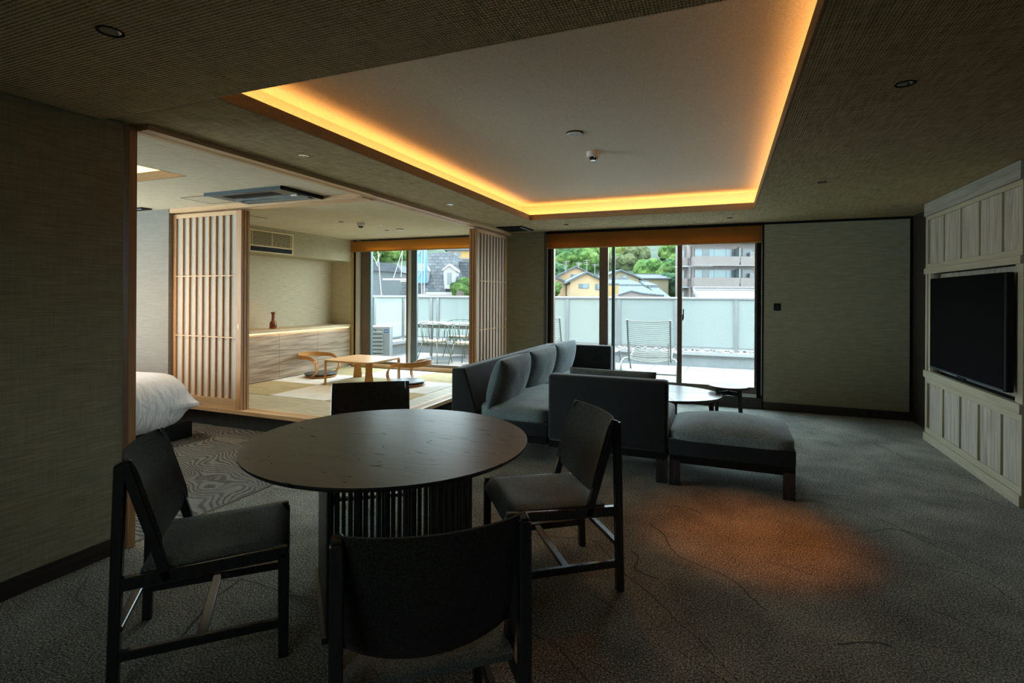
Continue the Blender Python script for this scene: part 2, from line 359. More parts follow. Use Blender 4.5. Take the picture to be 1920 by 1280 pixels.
M['vase'] = m_plain('brown_glazed_pottery', (0.20, 0.055, 0.018), 0.25, var=0.6, scale=30)
M['chrome'] = m_plain('polished_reflector', (0.75, 0.75, 0.75), 0.12, 1.0, var=0.02)
M['sage'] = m_plain('sage_green_wire', (0.09, 0.12, 0.085), 0.5, 0.1, var=0.05)
M['wirew'] = m_plain('cream_grey_wire', (0.21, 0.215, 0.19), 0.5, 0.1, var=0.05)
M['seatpad'] = m_plain('beige_seat_pad', (0.20, 0.15, 0.10), 0.8)
M['screen'] = m_plain('black_screen', (0.004, 0.004, 0.004), 0.7, spec=0.03, var=0.05)
M['tvblue'] = m_plain('blue_grey_bezel', (0.07, 0.10, 0.125), 0.3, 0.4, var=0.05)
M['acbody'] = m_plain('outdoor_unit_enamel', (0.21, 0.217, 0.21), 0.5, var=0.03)
M['badge'] = m_plain('blue_badge', (0.005, 0.06, 0.2), 0.4, var=0.03)
M['cassette'] = m_plain('grey_blue_cassette', (0.04, 0.052, 0.06), 0.35, 0.2, var=0.05)
M['cream'] = m_plain('cream_grille', (0.80, 0.68, 0.38), 0.5, var=0.04)
M['led'] = m_emit('led_strip', (1.0, 0.75, 0.35), 2.4)
M['glazedup'] = m_plain('frosted_lens', (0.75, 0.78, 0.8), 0.3, var=0.05)

# ---------------------------------------------------------------- mesh helpers
class MB:
    def __init__(self): self.bm = bmesh.new()
    def box(self, x0, x1, y0, y1, z0, z1, bev=0.0, seg=1):
        b = self.bm
        vs = [b.verts.new(p) for p in ((x0, y0, z0), (x1, y0, z0), (x1, y1, z0), (x0, y1, z0), (x0, y0, z1), (x1, y0, z1), (x1, y1, z1), (x0, y1, z1))]
        fs = [b.faces.new([vs[i] for i in f]) for f in ((3, 2, 1, 0), (4, 5, 6, 7), (0, 1, 5, 4), (1, 2, 6, 5), (2, 3, 7, 6), (3, 0, 4, 7))]
        if bev:
            es = list({e for f in fs for e in f.edges})
            bmesh.ops.bevel(b, geom=es, offset=bev, segments=seg, affect='EDGES', profile=0.5)
        return self
    def bar(self, p, q, w, h=None, up=(0, 0, 1), bev=0.0, w2=None, h2=None):
        h = h or w; w2 = w2 or w; h2 = h2 or h
        p, q = Vector(p), Vector(q); d = (q - p).normalized(); u = Vector(up)
        if abs(d.dot(u)) > 0.98: u = Vector((0, 1, 0))
        s = d.cross(u).normalized(); t = s.cross(d).normalized()
        b = self.bm; vs = []
        for c, ww, hh in ((p, w, h), (q, w2, h2)):
            for a, e in ((-1, -1), (1, -1), (1, 1), (-1, 1)): vs.append(b.verts.new(c + s * a * ww / 2 + t * e * hh / 2))
        fs = [b.faces.new([vs[i] for i in f]) for f in ((3, 2, 1, 0), (4, 5, 6, 7), (0, 1, 5, 4), (1, 2, 6, 5), (2, 3, 7, 6), (3, 0, 4, 7))]
        if bev:
            es = list({e for f in fs for e in f.edges})
            bmesh.ops.bevel(b, geom=es, offset=bev, segments=1, affect='EDGES')
        return self
    def tube(self, pts, r, n=8, closed=False, rs=None):
        b = self.bm; pts = [Vector(p) for p in pts]; rings = []; L = len(pts); prev = None
        for i, p in enumerate(pts):
            if closed: d = (pts[(i + 1) % L] - pts[i - 1]).normalized()
            else: d = (pts[min(i + 1, L - 1)] - pts[max(i - 1, 0)]).normalized()
            u = prev if prev is not None else (Vector((0, 0, 1)) if abs(d.z) < 0.9 else Vector((1, 0, 0)))
            s = d.cross(u).normalized(); t = s.cross(d).normalized(); prev = t
            rr = rs[i] if rs else r
            rings.append([b.verts.new(p + (s * math.cos(2 * PI * k / n) + t * math.sin(2 * PI * k / n)) * rr) for k in range(n)])
        for i in range(L if closed else L - 1):
            a, c = rings[i], rings[(i + 1) % L]
            for k in range(n): b.faces.new((a[k], a[(k + 1) % n], c[(k + 1) % n], c[k]))
        if not closed:
            b.faces.new(list(reversed(rings[0]))); b.faces.new(rings[-1])
        return self
    def lathe(self, prof, c=(0, 0, 0), n=32, sx=1.0, sy=1.0):
        b = self.bm; rings = []
        for r, z in prof:
            if r < 1e-6: rings.append([b.verts.new((c[0], c[1], c[2] + z))])
            else: rings.append([b.verts.new((c[0] + r * sx * math.cos(2 * PI * k / n), c[1] + r * sy * math.sin(2 * PI * k / n), c[2] + z)) for k in range(n)])
        for a, d in zip(rings, rings[1:]):
            for k in range(n):
                if len(a) == 1 and len(d) == 1: continue
                if len(a) == 1: b.faces.new((a[0], d[k], d[(k + 1) % n]))
                elif len(d) == 1: b.faces.new((a[k], a[(k + 1) % n], d[0]))
                else: b.faces.new((a[k], a[(k + 1) % n], d[(k + 1) % n], d[k]))
        return self
    def prism(self, poly, z0, z1, axis='Z'):
        # poly in the plane perpendicular to axis
        b = self.bm
        def P(a, c, z): return {'Z': (a, c, z), 'Y': (a, z, c), 'X': (z, a, c)}[axis]
        lo = [b.verts.new(P(a, c, z0)) for a, c in poly]; hi = [b.verts.new(P(a, c, z1)) for a, c in poly]
        b.faces.new(list(reversed(lo))); b.faces.new(hi); n = len(poly)
        for k in range(n): b.faces.new((lo[k], lo[(k + 1) % n], hi[(k + 1) % n], hi[k]))
        return self
    def grid(self, f, nu, nv, closed_u=False):
        b = self.bm
        g = [[b.verts.new(f(i / nu, j / nv)) for j in range(nv + 1)] for i in range(nu + (0 if closed_u else 1))]
        L = len(g)
        for i in range(nu):
            for j in range(nv): b.faces.new((g[i][j], g[(i + 1) % L][j], g[(i + 1) % L][j + 1], g[i][j + 1]))
        return self
    def soft(self, c, s, e=0.25, n=14, crown=0.0, rot=None, wr=0.0):
        # superellipsoid box: centre, half sizes
        b = self.bm
        tmp = bmesh.new(); bmesh.ops.create_cube(tmp, size=2); bmesh.ops.subdivide_edges(tmp, edges=tmp.edges[:], cuts=n, use_grid_fill=True)
        p = 2 / e
        mp = {}
        for v in tmp.verts:
            q = v.co.copy(); m_ = max(abs(q.x), abs(q.y), abs(q.z))
            l = (abs(q.x) ** p + abs(q.y) ** p + abs(q.z) ** p) ** (1 / p)
            q = q * (m_ / l)
            w = Vector((q.x * s[0], q.y * s[1], q.z * s[2]))
            if crown and q.z > 0: w.z += crown * max(0, (1 - q.x ** 2)) ** 0.7 * max(0, (1 - q.y ** 2)) ** 0.7 * q.z
            if wr: w += Vector((0, 0, 1)) * wr * noise.noise(w * 6)
            if rot: w = rot @ w
            mp[v.index] = b.verts.new(w + Vector(c))
        for f in tmp.faces: b.faces.new([mp[v.index] for v in f.verts])
        tmp.free(); return self
    def build(self, name, mat, parent=None, smooth=False, loc=None, rotz=0, angle=None):
        me = bpy.data.meshes.new(name)
        bmesh.ops.recalc_face_normals(self.bm, faces=self.bm.faces[:])
        self.bm.to_mesh(me); self.bm.free()
        if smooth:
            for p in me.polygons: p.use_smooth = True
            if angle:
                me.set_sharp_from_angle(angle=R(angle))
        o = bpy.data.objects.new(name, me); COL.objects.link(o)
        me.materials.append(M[mat] if isinstance(mat, str) else mat)
        if parent: o.parent = parent
        if loc is not None: o.location = loc
        if rotz: o.rotation_euler = (0, 0, rotz)
        return o
def tag(o, label, cat, group=None, kind=None):
    o['label'] = label; o['category'] = cat
    if group: o['group'] = group
    if kind: o['kind'] = kind
    return o
def thing(name, label, cat, loc=(0, 0, 0), rotz=0, group=None):
    o = bpy.data.objects.new(name, None); COL.objects.link(o); o.empty_display_size = 0.1
    o.location = loc; o.rotation_euler = (0, 0, rotz)
    return tag(o, label, cat, group)
def struct(o, label=None):
    o['kind'] = 'structure'
    if label: o['label'] = label
    return o
def kids(o): return list(CH.get(o.name, []))
def copy_tree(root, loc, rotz, label=None, group=None):
    r = root.copy(); COL.objects.link(r); r.location = loc; r.rotation_euler = (0, 0, rotz)
    if label: r['label'] = label
    if group: r['group'] = group
    for ch in [c for c in root.children]:
        c = ch.copy(); COL.objects.link(c); c.parent = r
        for g in [g_ for g_ in ch.children]:
            d = g.copy(); COL.objects.link(d); d.parent = c
    return r
# ================================================================ room shell
CZ = 2.335     # ceiling
LX = -3.04     # left wall face
FY = 7.25      # window wall face
def sbox(name, mat, *b, bev=0, parent=None):
    o = MB().box(*b, bev=bev).build(name, mat, parent)
    if not parent: struct(o)
    return o
# floors
sbox('floor', 'carpet', LX - 0.0475, 2.3, -2.2, FY + 0.05, -0.05, 0.0)
sbox('floor_bedroom', 'bedcarpet', -7.75, LX - 0.047, -2.35, 4.07, -0.05, 0.0)
tr = struct(MB().box(LX - 0.047, LX - 0.042, -2.2, 4.0, -0.04, 0.004).box(LX - 0.034, LX - 0.029, -2.2, 4.0, -0.04, 0.004).build('trim_carpet_divider', 'rail'))
# left wall (towards the camera) and its skirting
sbox('wall_left', 'linen', LX - 0.16, LX, -2.2, 1.86, 0, CZ + 0.3)
sbox('baseboard_left', 'darkwood', LX, LX + 0.008, -2.2, 1.85, 0, 0.088)
# wooden jamb of the sliding-door opening
sbox('trim_jamb', 'hinoki_z', LX - 0.16, LX + 0.01, 1.885, 1.925, 0, 2.33)
# near soffit step of the ceiling, ring ceiling around the cove
sbox('ceiling_near', 'ceiling', -2.235 + 0, 2.3, -2.2, CY0 - 0.02, 2.315, 2.41)
sbox('ceiling_near_left', 'ceiling', LX, -2.235, -2.2, CY0 - 0.02, 2.315, 2.41)
sbox('ceiling_left', 'ceiling', LX, CX0 - 0.015, CY0 - 0.02, FY, CZ, CZ + 0.02)
sbox('ceiling_right', 'ceiling', CX1 + 0.015, 2.3, CY0 - 0.02, FY, CZ, CZ + 0.02)
sbox('ceiling_far', 'ceiling', CX0 - 0.015, CX1 + 0.015, CY1 + 0.015, FY, CZ, CZ + 0.02)
# cove: upstand lip, recessed sides, raised ceiling
LEDG = 0.18
M['lip'] = m_weave('woven_lip_paper', (0.20, 0.14, 0.08), (0.42, 0.31, 0.18), 1.0)
sbox('trim_cove_lip_left', 'lip', CX0 - 0.015, CX0, CY0, CY1 + 0.015, CZ, 2.405)
sbox('trim_cove_lip_right', 'lip', CX1, CX1 + 0.015, CY0, CY1 + 0.015, CZ, 2.405)
sbox('trim_cove_lip_far', 'lip', CX0, CX1, CY1, CY1 + 0.015, CZ, 2.405)
UZ = 2.545
sbox('ceiling_raised', 'ceil_cove', CX0 - LEDG, CX1 + LEDG, CY0 - 0.02, CY1 + LEDG, UZ, UZ + 0.05)
sbox('wall_cove_left', 'ceil_cove', CX0 - LEDG - 0.03, CX0 - LEDG, CY0 - 0.02, CY1 + LEDG, CZ + 0.02, UZ)
sbox('wall_cove_right', 'ceil_cove', CX1 + LEDG, CX1 + LEDG + 0.03, CY0 - 0.02, CY1 + LEDG, CZ + 0.02, UZ)
sbox('wall_cove_far', 'ceil_cove', CX0 - LEDG, CX1 + LEDG, CY1 + LEDG, CY1 + LEDG + 0.03, CZ + 0.02, UZ)
sbox('wall_cove_near', 'ceil_cove', CX0 - LEDG, CX1 + LEDG, CY0 - 0.04, CY0 - 0.02, 2.41, UZ)
# far wall
W = lambda n, x0, x1, z0, z1, m='linen', y0=FY, y1=FY + 0.14: sbox(n, m, x0, x1, y0, y1, z0, z1)
W('wall_far', LX - 0.10, -2.43, 0, 2.6)
W('wall_far_corner', 0.457, 1.962, 0.10, 2.305)
W('wall_far_shadow_gap', 0.44, 2.3, 0, 2.6, 'black', FY + 0.012, FY + 0.14)  # black stands in for the shadow line around the wall panel
W('wall_far_over_window', -2.43, 0.44, 2.33, 2.6, 'black')
W('wall_far_under_window', -2.43, 0.44, 0, 0.14, 'darkwood')
sbox('baseboard_far', 'darkwood', 0.44, 1.99, FY - 0.006, FY + 0.02, 0, 0.098)
sbox('window_head_dark_gap', 'black', -2.43, 0.457, FY - 0.004, FY + 0.02, 2.295, CZ)  # black strip standing in for the shaded gap above the blind
sbox('trim_window_side', 'black', 0.44, 0.455, FY - 0.006, FY + 0.14, 0.0, CZ)
sbox('trim_window_side_left', 'alum_g', -2.43, -2.40, FY - 0.006, FY + 0.14, 0.0, CZ)
# right wall, dark; dark timber beyond the panelling nearest the camera
sbox('wall_right', 'darkwood', 1.995, 2.3, 4.5, FY + 0.02, 0, CZ + 0.05)
M['redwood'] = m_wood('reddish_dark_wood', (0.03, 0.012, 0.006), (0.08, 0.03, 0.014), 'Z', 1, 0.5)
sbox('wall_right_near', 'redwood', 1.90, 2.3, -2.2, 4.5, 0, CZ + 0.05)
sbox('wall_back', 'linen', -7.6, 2.3, -2.35, -2.2, 0, CZ + 0.3)
# bedroom shell
sbox('wall_bedroom_left', 'linen_grey', -7.75, -7.6, 3.2, 4.1, 0, CZ + 0.3)
sbox('wall_bedroom_left_near', 'linen_grey', -7.75, -7.6, -2.2, -1.4, 0, CZ + 0.3)
sbox('wall_bedroom_left_under', 'linen_grey', -7.75, -7.6, -1.4, 3.2, 0, 0.1)
sbox('wall_bedroom_left_over', 'linen_grey', -7.75, -7.6, -1.4, 3.2, 2.25, CZ + 0.3)
sbox('wall_bedroom_far', 'linen_grey', -7.6, -5.655, 3.93, 4.0, 0, CZ)
BX, BY = -3.96, 2.88
sbox('ceiling_bedroom', 'ceil_bed', BX + 0.015, LX - 0.1, -2.2, 4.0, CZ, CZ + 0.02)
sbox('ceiling_bedroom_far', 'ceil_bed', -7.6, BX + 0.015, BY + 0.015, 4.0, CZ, CZ + 0.02)
sbox('ceiling_bedroom_near', 'ceil_bed', -7.6, BX, -2.2, 0.6, CZ, CZ + 0.02)
sbox('ceiling_bedroom_left', 'ceil_bed', -7.6, -6.2, 0.6, BY, CZ, CZ + 0.02)
sbox('trim_bed_cove_lip', 'lip', -6.2, BX, BY, BY + 0.015, CZ, 2.405)
sbox('trim_bed_cove_lip_right', 'lip', BX, BX + 0.015, 0.6, BY + 0.015, CZ, 2.405)
sbox('ceiling_bedroom_raised', 'ceil_cove', -6.4, BX + 0.18, 0.4, BY + 0.18, UZ, UZ + 0.05)
sbox('wall_bed_cove_far', 'ceil_cove', -6.4, BX + 0.18, BY + 0.18, BY + 0.21, CZ + 0.02, UZ)
sbox('wall_bed_cove_right', 'ceil_cove', BX + 0.18, BX + 0.21, 0.4, BY + 0.21, CZ + 0.02, UZ)
sbox('wall_bed_cove_near', 'ceil_cove', -6.4, BX + 0.18, 0.37, 0.4, CZ + 0.02, UZ)
sbox('wall_bed_cove_left', 'ceil_cove', -6.43, -6.4, 0.4, BY + 0.2, CZ + 0.02, UZ)
# ---------------------------------------------------------------- straw-mat room on its platform
PZ = 0.20
sbox('wall_platform_riser_front', 'riser', -7.0, LX + 0.02, 4.03, 4.06, 0, PZ - 0.04)
sbox('wall_platform_riser_side', 'black', LX - 0.0, LX + 0.03, 4.06, FY, 0, PZ - 0.04)
sbox('floor_platform', 'darkwood', -6.5, LX, 4.06, FY + 0.02, 0.10, PZ - 0.025)
fb = struct(MB().box(-6.4, -3.115, 4.12, 4.728, PZ - 0.025, PZ - 0.003).build('floor_border_boards', 'strip'))
MB().box(-3.355, -3.115, 4.732, 7.2, PZ - 0.025, PZ - 0.003).build('board', 'strip', fb)
mats = bpy.data.objects.new('floor_tatami', None); COL.objects.link(mats); struct(mats)
TS = 0.838
for i in range(3):
    for j in range(3):
        x1 = -3.358 - i * TS; y0 = 4.735 + j * (2.45 / 3)
        MB().box(x1 - TS + 0.003, x1 - 0.001, y0 + 0.001, y0 + 2.45 / 3 - 0.003, PZ - 0.025, PZ, bev=0.002).build('tatami_mat', 'tat_a' if (i + j) % 2 == 1 else 'tat_b', mats)
# wooden tracks (floor sills and head rails): boards with grooves
def track(name, mat, along, a0, a1, c0, widths, gap, z0, z1, sign):
    root = None; c = c0
    for k, w in enumerate(widths):
        x = sorted((c, c + sign * w))
        b = (a0, a1, x[0], x[1]) if along == 'X' else (x[0], x[1], a0, a1)
        mb = MB().box(*b, z0, z1)
        if root is None: root = struct(mb.build(name, mat))
        else: mb.build('track_rail', mat, root)
        c += sign * (w + gap)
    return root
track('trim_sill_front', 'hinoki', 'X', -7.0, LX + 0.10, 3.955, (0.048, 0.014, 0.014, 0.014, 0.035), 0.009, PZ - 0.035, PZ + 0.004, 1)
track('trim_sill_side', 'hinoki_y', 'Y', 4.11, FY, LX + 0.10, (0.048, 0.014, 0.014, 0.014, 0.045), 0.009, PZ - 0.035, PZ + 0.004, -1)
track('trim_head_side', 'hinoki_y', 'Y', 3.9, FY, LX + 0.10, (0.048, 0.014, 0.014, 0.014, 0.045), 0.009, 2.298, CZ - 0.001, -1)
track('trim_head_opening', 'hinoki_y', 'Y', 1.925, 3.9, LX + 0.10, (0.060, 0.016, 0.05), 0.010, 2.303, CZ - 0.001, -1)
track('trim_head_front', 'hinoki', 'X', -5.75, LX - 0.03, 3.935, (0.05, 0.02, 0.02, 0.05), 0.009, 2.290, CZ - 0.001, 1)
sbox('ceiling_tatami', 'ceil_plain', -6.5, LX - 0.06, 4.09, FY, CZ, CZ + 0.02)
sbox('wall_tatami_left', 'linen_light', -6.45, -6.30, 3.9, FY, 0.2, CZ + 0.1)
sbox('wall_tatami_soffit', 'soffit', -6.30, -5.87, 4.0, FY, 1.965, CZ)
sbox('wall_tatami_far_left', 'linen_light', -6.45, -5.875, FY, FY + 0.14, 0.2, 2.6)
sbox('wall_tatami_far_over', 'linen_light', -5.875, LX, FY, FY + 0.14, 2.335, 2.6)
sbox('wall_tatami_far_under', 'darkwood', -5.875, LX, FY, FY + 0.14, 0, 0.215)
sbox('wall_tatami_far_right', 'linen', -3.30, LX, FY, FY + 0.14, 0.2, 2.6)
sbox('trim_tatami_window_left', 'gold', -5.875, -5.835, FY - 0.01, FY + 0.06, 0.2, CZ)
sbox('trim_tatami_window_sill', 'hinoki', -5.835, -3.3, FY - 0.01, FY + 0.10, 0.2, 0.255)
sbox('roof_slab', 'curb', -8.2, 2.6, -2.5, FY + 0.16, 2.6, 2.75)
sbox('wall_outer_left', 'curb', -7.75, -6.46, 4.12, FY + 0.14, 0, 2.6)
sbox('wall_outer_right', 'curb', 2.31, 2.6, -0.4, FY + 0.14, 0, 2.6)

# ---------------------------------------------------------------- windows
def pane(parent, x0, x1, y, z0, z1, m='glass'):
    MB().box(x0, x1, y, y + 0.004, z0, z1).build('pane', m, parent)
w1 = struct(MB().box(0.356, 0.425, FY + 0.03, FY + 0.10, 0.18, 2.33).box(-2.33, -2.29, FY + 0.03, FY + 0.10, 0.18, 2.33)
            .box(-2.29, 0.356, FY + 0.03, FY + 0.10, 2.2, 2.33).build('window_1', 'alum'))
MB().box(-2.398, -2.375, FY + 0.02, FY + 0.10, 0.16, 2.33).box(0.425, 0.438, FY + 0.0, FY + 0.10, 0.14, 2.33).build('side_channel', 'alum_l', w1)
MB().box(-2.375, -2.33, FY + 0.01, FY + 0.06, 0.16, 2.33).box(0.38, 0.43, FY + 0.0, FY + 0.02, 0.14, 2.33).build('insect_screen_channel', 'black', w1)
MB().box(-2.29, -1.508, FY + 0.06, FY + 0.09, 0.18, 0.262).box(-1.47, 0.356, FY + 0.03, FY + 0.06, 0.18, 0.262).build('bottom_rail', 'alum', w1)
MB().box(-2.4, 0.44, FY - 0.0, FY + 0.15, 0.14, 0.178).build('window_sill', 'alum_l', w1)
MB().box(-1.628, -1.508, FY + 0.055, FY + 0.10, 0.262, 2.3).build('stile', 'alum', w1)
MB().box(-1.46, -1.415, FY + 0.085, FY + 0.11, 0.262, 2.3).build('stile', 'alum_g', w1)
MB().box(-0.577, -0.517, FY + 0.03, FY + 0.06, 0.262, 2.3).build('stile', 'alum', w1)
h = MB().box(-0.512, -0.498, FY - 0.0, FY + 0.03, 1.09, 1.17).box(-0.502, -0.49, FY - 0.02, FY + 0.0, 1.11, 1.24).build('latch_handle', 'black', w1)
pane(w1, -2.29, -1.62, FY + 0.075, 0.25, 2.2); pane(w1, -1.51, -0.57, FY + 0.095, 0.25, 2.2, 'wired'); pane(w1, -0.52, 0.36, FY + 0.045, 0.25, 2.2, 'wired')
w2 = struct(MB().box(-5.56, -5.505, FY + 0.04, FY + 0.10, 0.25, 2.33).box(-5.505, -3.3, FY + 0.04, FY + 0.10, 2.2, 2.33).build('window_2', 'alum_g'))
MB().box(-5.835, -5.80, FY + 0.02, FY + 0.10, 0.25, 2.33).build('insect_screen_channel', 'black', w2)
MB().box(-5.80, -5.72, FY + 0.02, FY + 0.10, 0.25, 2.33).build('side_channel', 'alum_l', w2)
MB().box(-5.72, -5.56, FY + 0.05, FY + 0.10, 0.25, 2.33).build('jamb', 'alum', w2)
MB().box(-5.505, -3.3, FY + 0.03, FY + 0.10, 0.25, 0.30).build('bottom_rail', 'alum', w2)
MB().box(-4.80, -4.77, FY + 0.03, FY + 0.09, 0.28, 2.3).build('stile', 'alum', w2)
MB().box(-4.77, -4.73, FY + 0.04, FY + 0.09, 0.28, 2.3).build('stile', 'alum_l', w2)
MB().box(-4.73, -4.625, FY + 0.07, FY + 0.11, 0.28, 2.3).build('stile', 'alum_g', w2)
pane(w2, -5.51, -4.79, FY + 0.07, 0.28, 2.2); pane(w2, -4.63, -3.3, FY + 0.09, 0.28, 2.2)

# ---------------------------------------------------------------- blinds
def blind(label, x0, x1, zt, zb, y, mt):
    t = thing('roller_blind', label, 'blind', ((x0 + x1) / 2, y, zb), 0, None)
    w = (x1 - x0) / 2
    MB().box(-w, w, -0.003, 0.003, 0.018, zt - zb).build('cloth', mt, t)
    MB().box(-w, w, -0.008, 0.008, 0.0, 0.02, bev=0.004).build('bottom_bar', 'blindbar', t)
    MB().tube([(-w, 0.02, zt - zb - 0.02), (w, 0.02, zt - zb - 0.02)], 0.02, 12).build('roller', 'alum', t, True)
    return t
M['blindbar'] = m_plain('amber_bar', (0.42, 0.22, 0.06), 0.5, var=0.05)
blind('amber roller blind drawn a little way down over the wide lounge window', -2.395, 0.425, 2.295, 2.08, FY - 0.02, 'blind')
blind('amber roller blind at the top of the straw-mat room window', -5.87, -3.31, 2.30, 2.125, FY - 0.02, 'blind_bright')

# ---------------------------------------------------------------- shoji panels
def shoji(w, nsl, name='shoji_screen'):
    # local: x 0..w along, y 0..0.03 thick (slats on -y), z 0..h
    hh = 2.275 - 0.206
    t = bpy.data.objects.new(name, None); COL.objects.link(t)
    MB().box(0, 0.05, 0, 0.03, 0, hh, bev=0.002).build('stile', 'hinoki_z', t)
    MB().box(w - 0.075, w, 0, 0.03, 0, hh, bev=0.002).build('stile', 'hinoki_z', t)
    MB().box(0.05, w - 0.075, 0.002, 0.028, hh - 0.045, hh).build('top_rail', 'hinoki', t)
    MB().box(0.05, w - 0.075, 0.002, 0.028, 0, 0.105).build('bottom_rail', 'hinoki', t)
    MB().box(0.05, w - 0.075, 0.018, 0.0195, 0.105, hh - 0.045).build('paper', 'paper', t)
    pitch = (w - 0.125) / (nsl + 1)
    me = None
    for k in range(nsl):
        x = 0.05 + pitch * (k + 1)
        if me is None:
            o = MB().box(-0.0085, 0.0085, -0.0, 0.018, 0.105, hh - 0.045).build('slat', 'hinoki_z', t); me = o.data
        else:
            o = bpy.data.objects.new('slat', me); COL.objects.link(o); o.parent = t
        o.location = (x, 0, 0)
    for z in (1.39, 0.745):
        MB().box(0.05, w - 0.075, -0.001, 0.008, z - 0.005, z + 0.005).build('cross_bar', 'hinoki', t)
    MB().lathe([(0.0, 0), (0.012, 0), (0.012, 0.002), (0.0, 0.002)], n=12).build('finger_pull', 'cream', t)
    fp = t.children[-1]
    for c in t.children:
        if c.name.startswith('finger_pull'):
            c.rotation_euler = (R(90), 0, 0); c.location = (w - 0.037, 0.0, 0.86); c.scale = (1, 2.2, 1)
    return t
s1 = shoji(1.03, 8)
tag(s1, 'paper lattice sliding screen beside the bed, the one nearest the bed of three stacked', 'sliding screen', 'stacked screens beside the bed')
s1.location = (-5.65, 3.975, 0.206)
copy_tree(s1, (-5.65, 4.012, 0.206), 0, 'paper lattice screen stacked in the middle behind the screen by the bed')
copy_tree(s1, (-5.65, 4.049, 0.206), 0, 'rearmost paper lattice screen of the stack by the bed, facing the straw-mat room')
g2 = 'stacked screens between sofa and straw-mat room'
s2 = copy_tree(s1, (-2.972, 6.12, 0.206), R(90), 'paper lattice sliding screen behind the sofa, nearest the lounge of its stack', g2)
copy_tree(s1, (-3.009, 6.12, 0.206), R(90), 'middle paper lattice screen of the stack behind the sofa', g2)
copy_tree(s1, (-3.046, 6.12, 0.206), R(90), 'paper lattice screen behind the sofa, on the straw-mat side of its stack', g2)

w3 = struct(MB().box(-7.72, -7.66, -1.4, -1.34, 0.1, 2.25).box(-7.72, -7.66, 3.14, 3.2, 0.1, 2.25).box(-7.72, -7.66, -1.34, 3.14, 0.1, 0.16).box(-7.72, -7.66, -1.34, 3.14, 2.19, 2.25).box(-7.72, -7.66, 0.87, 0.93, 0.16, 2.19).build('window_3', 'alum'))
MB().box(-7.69, -7.685, -1.34, 3.14, 0.16, 2.19).build('pane', 'glass', w3)
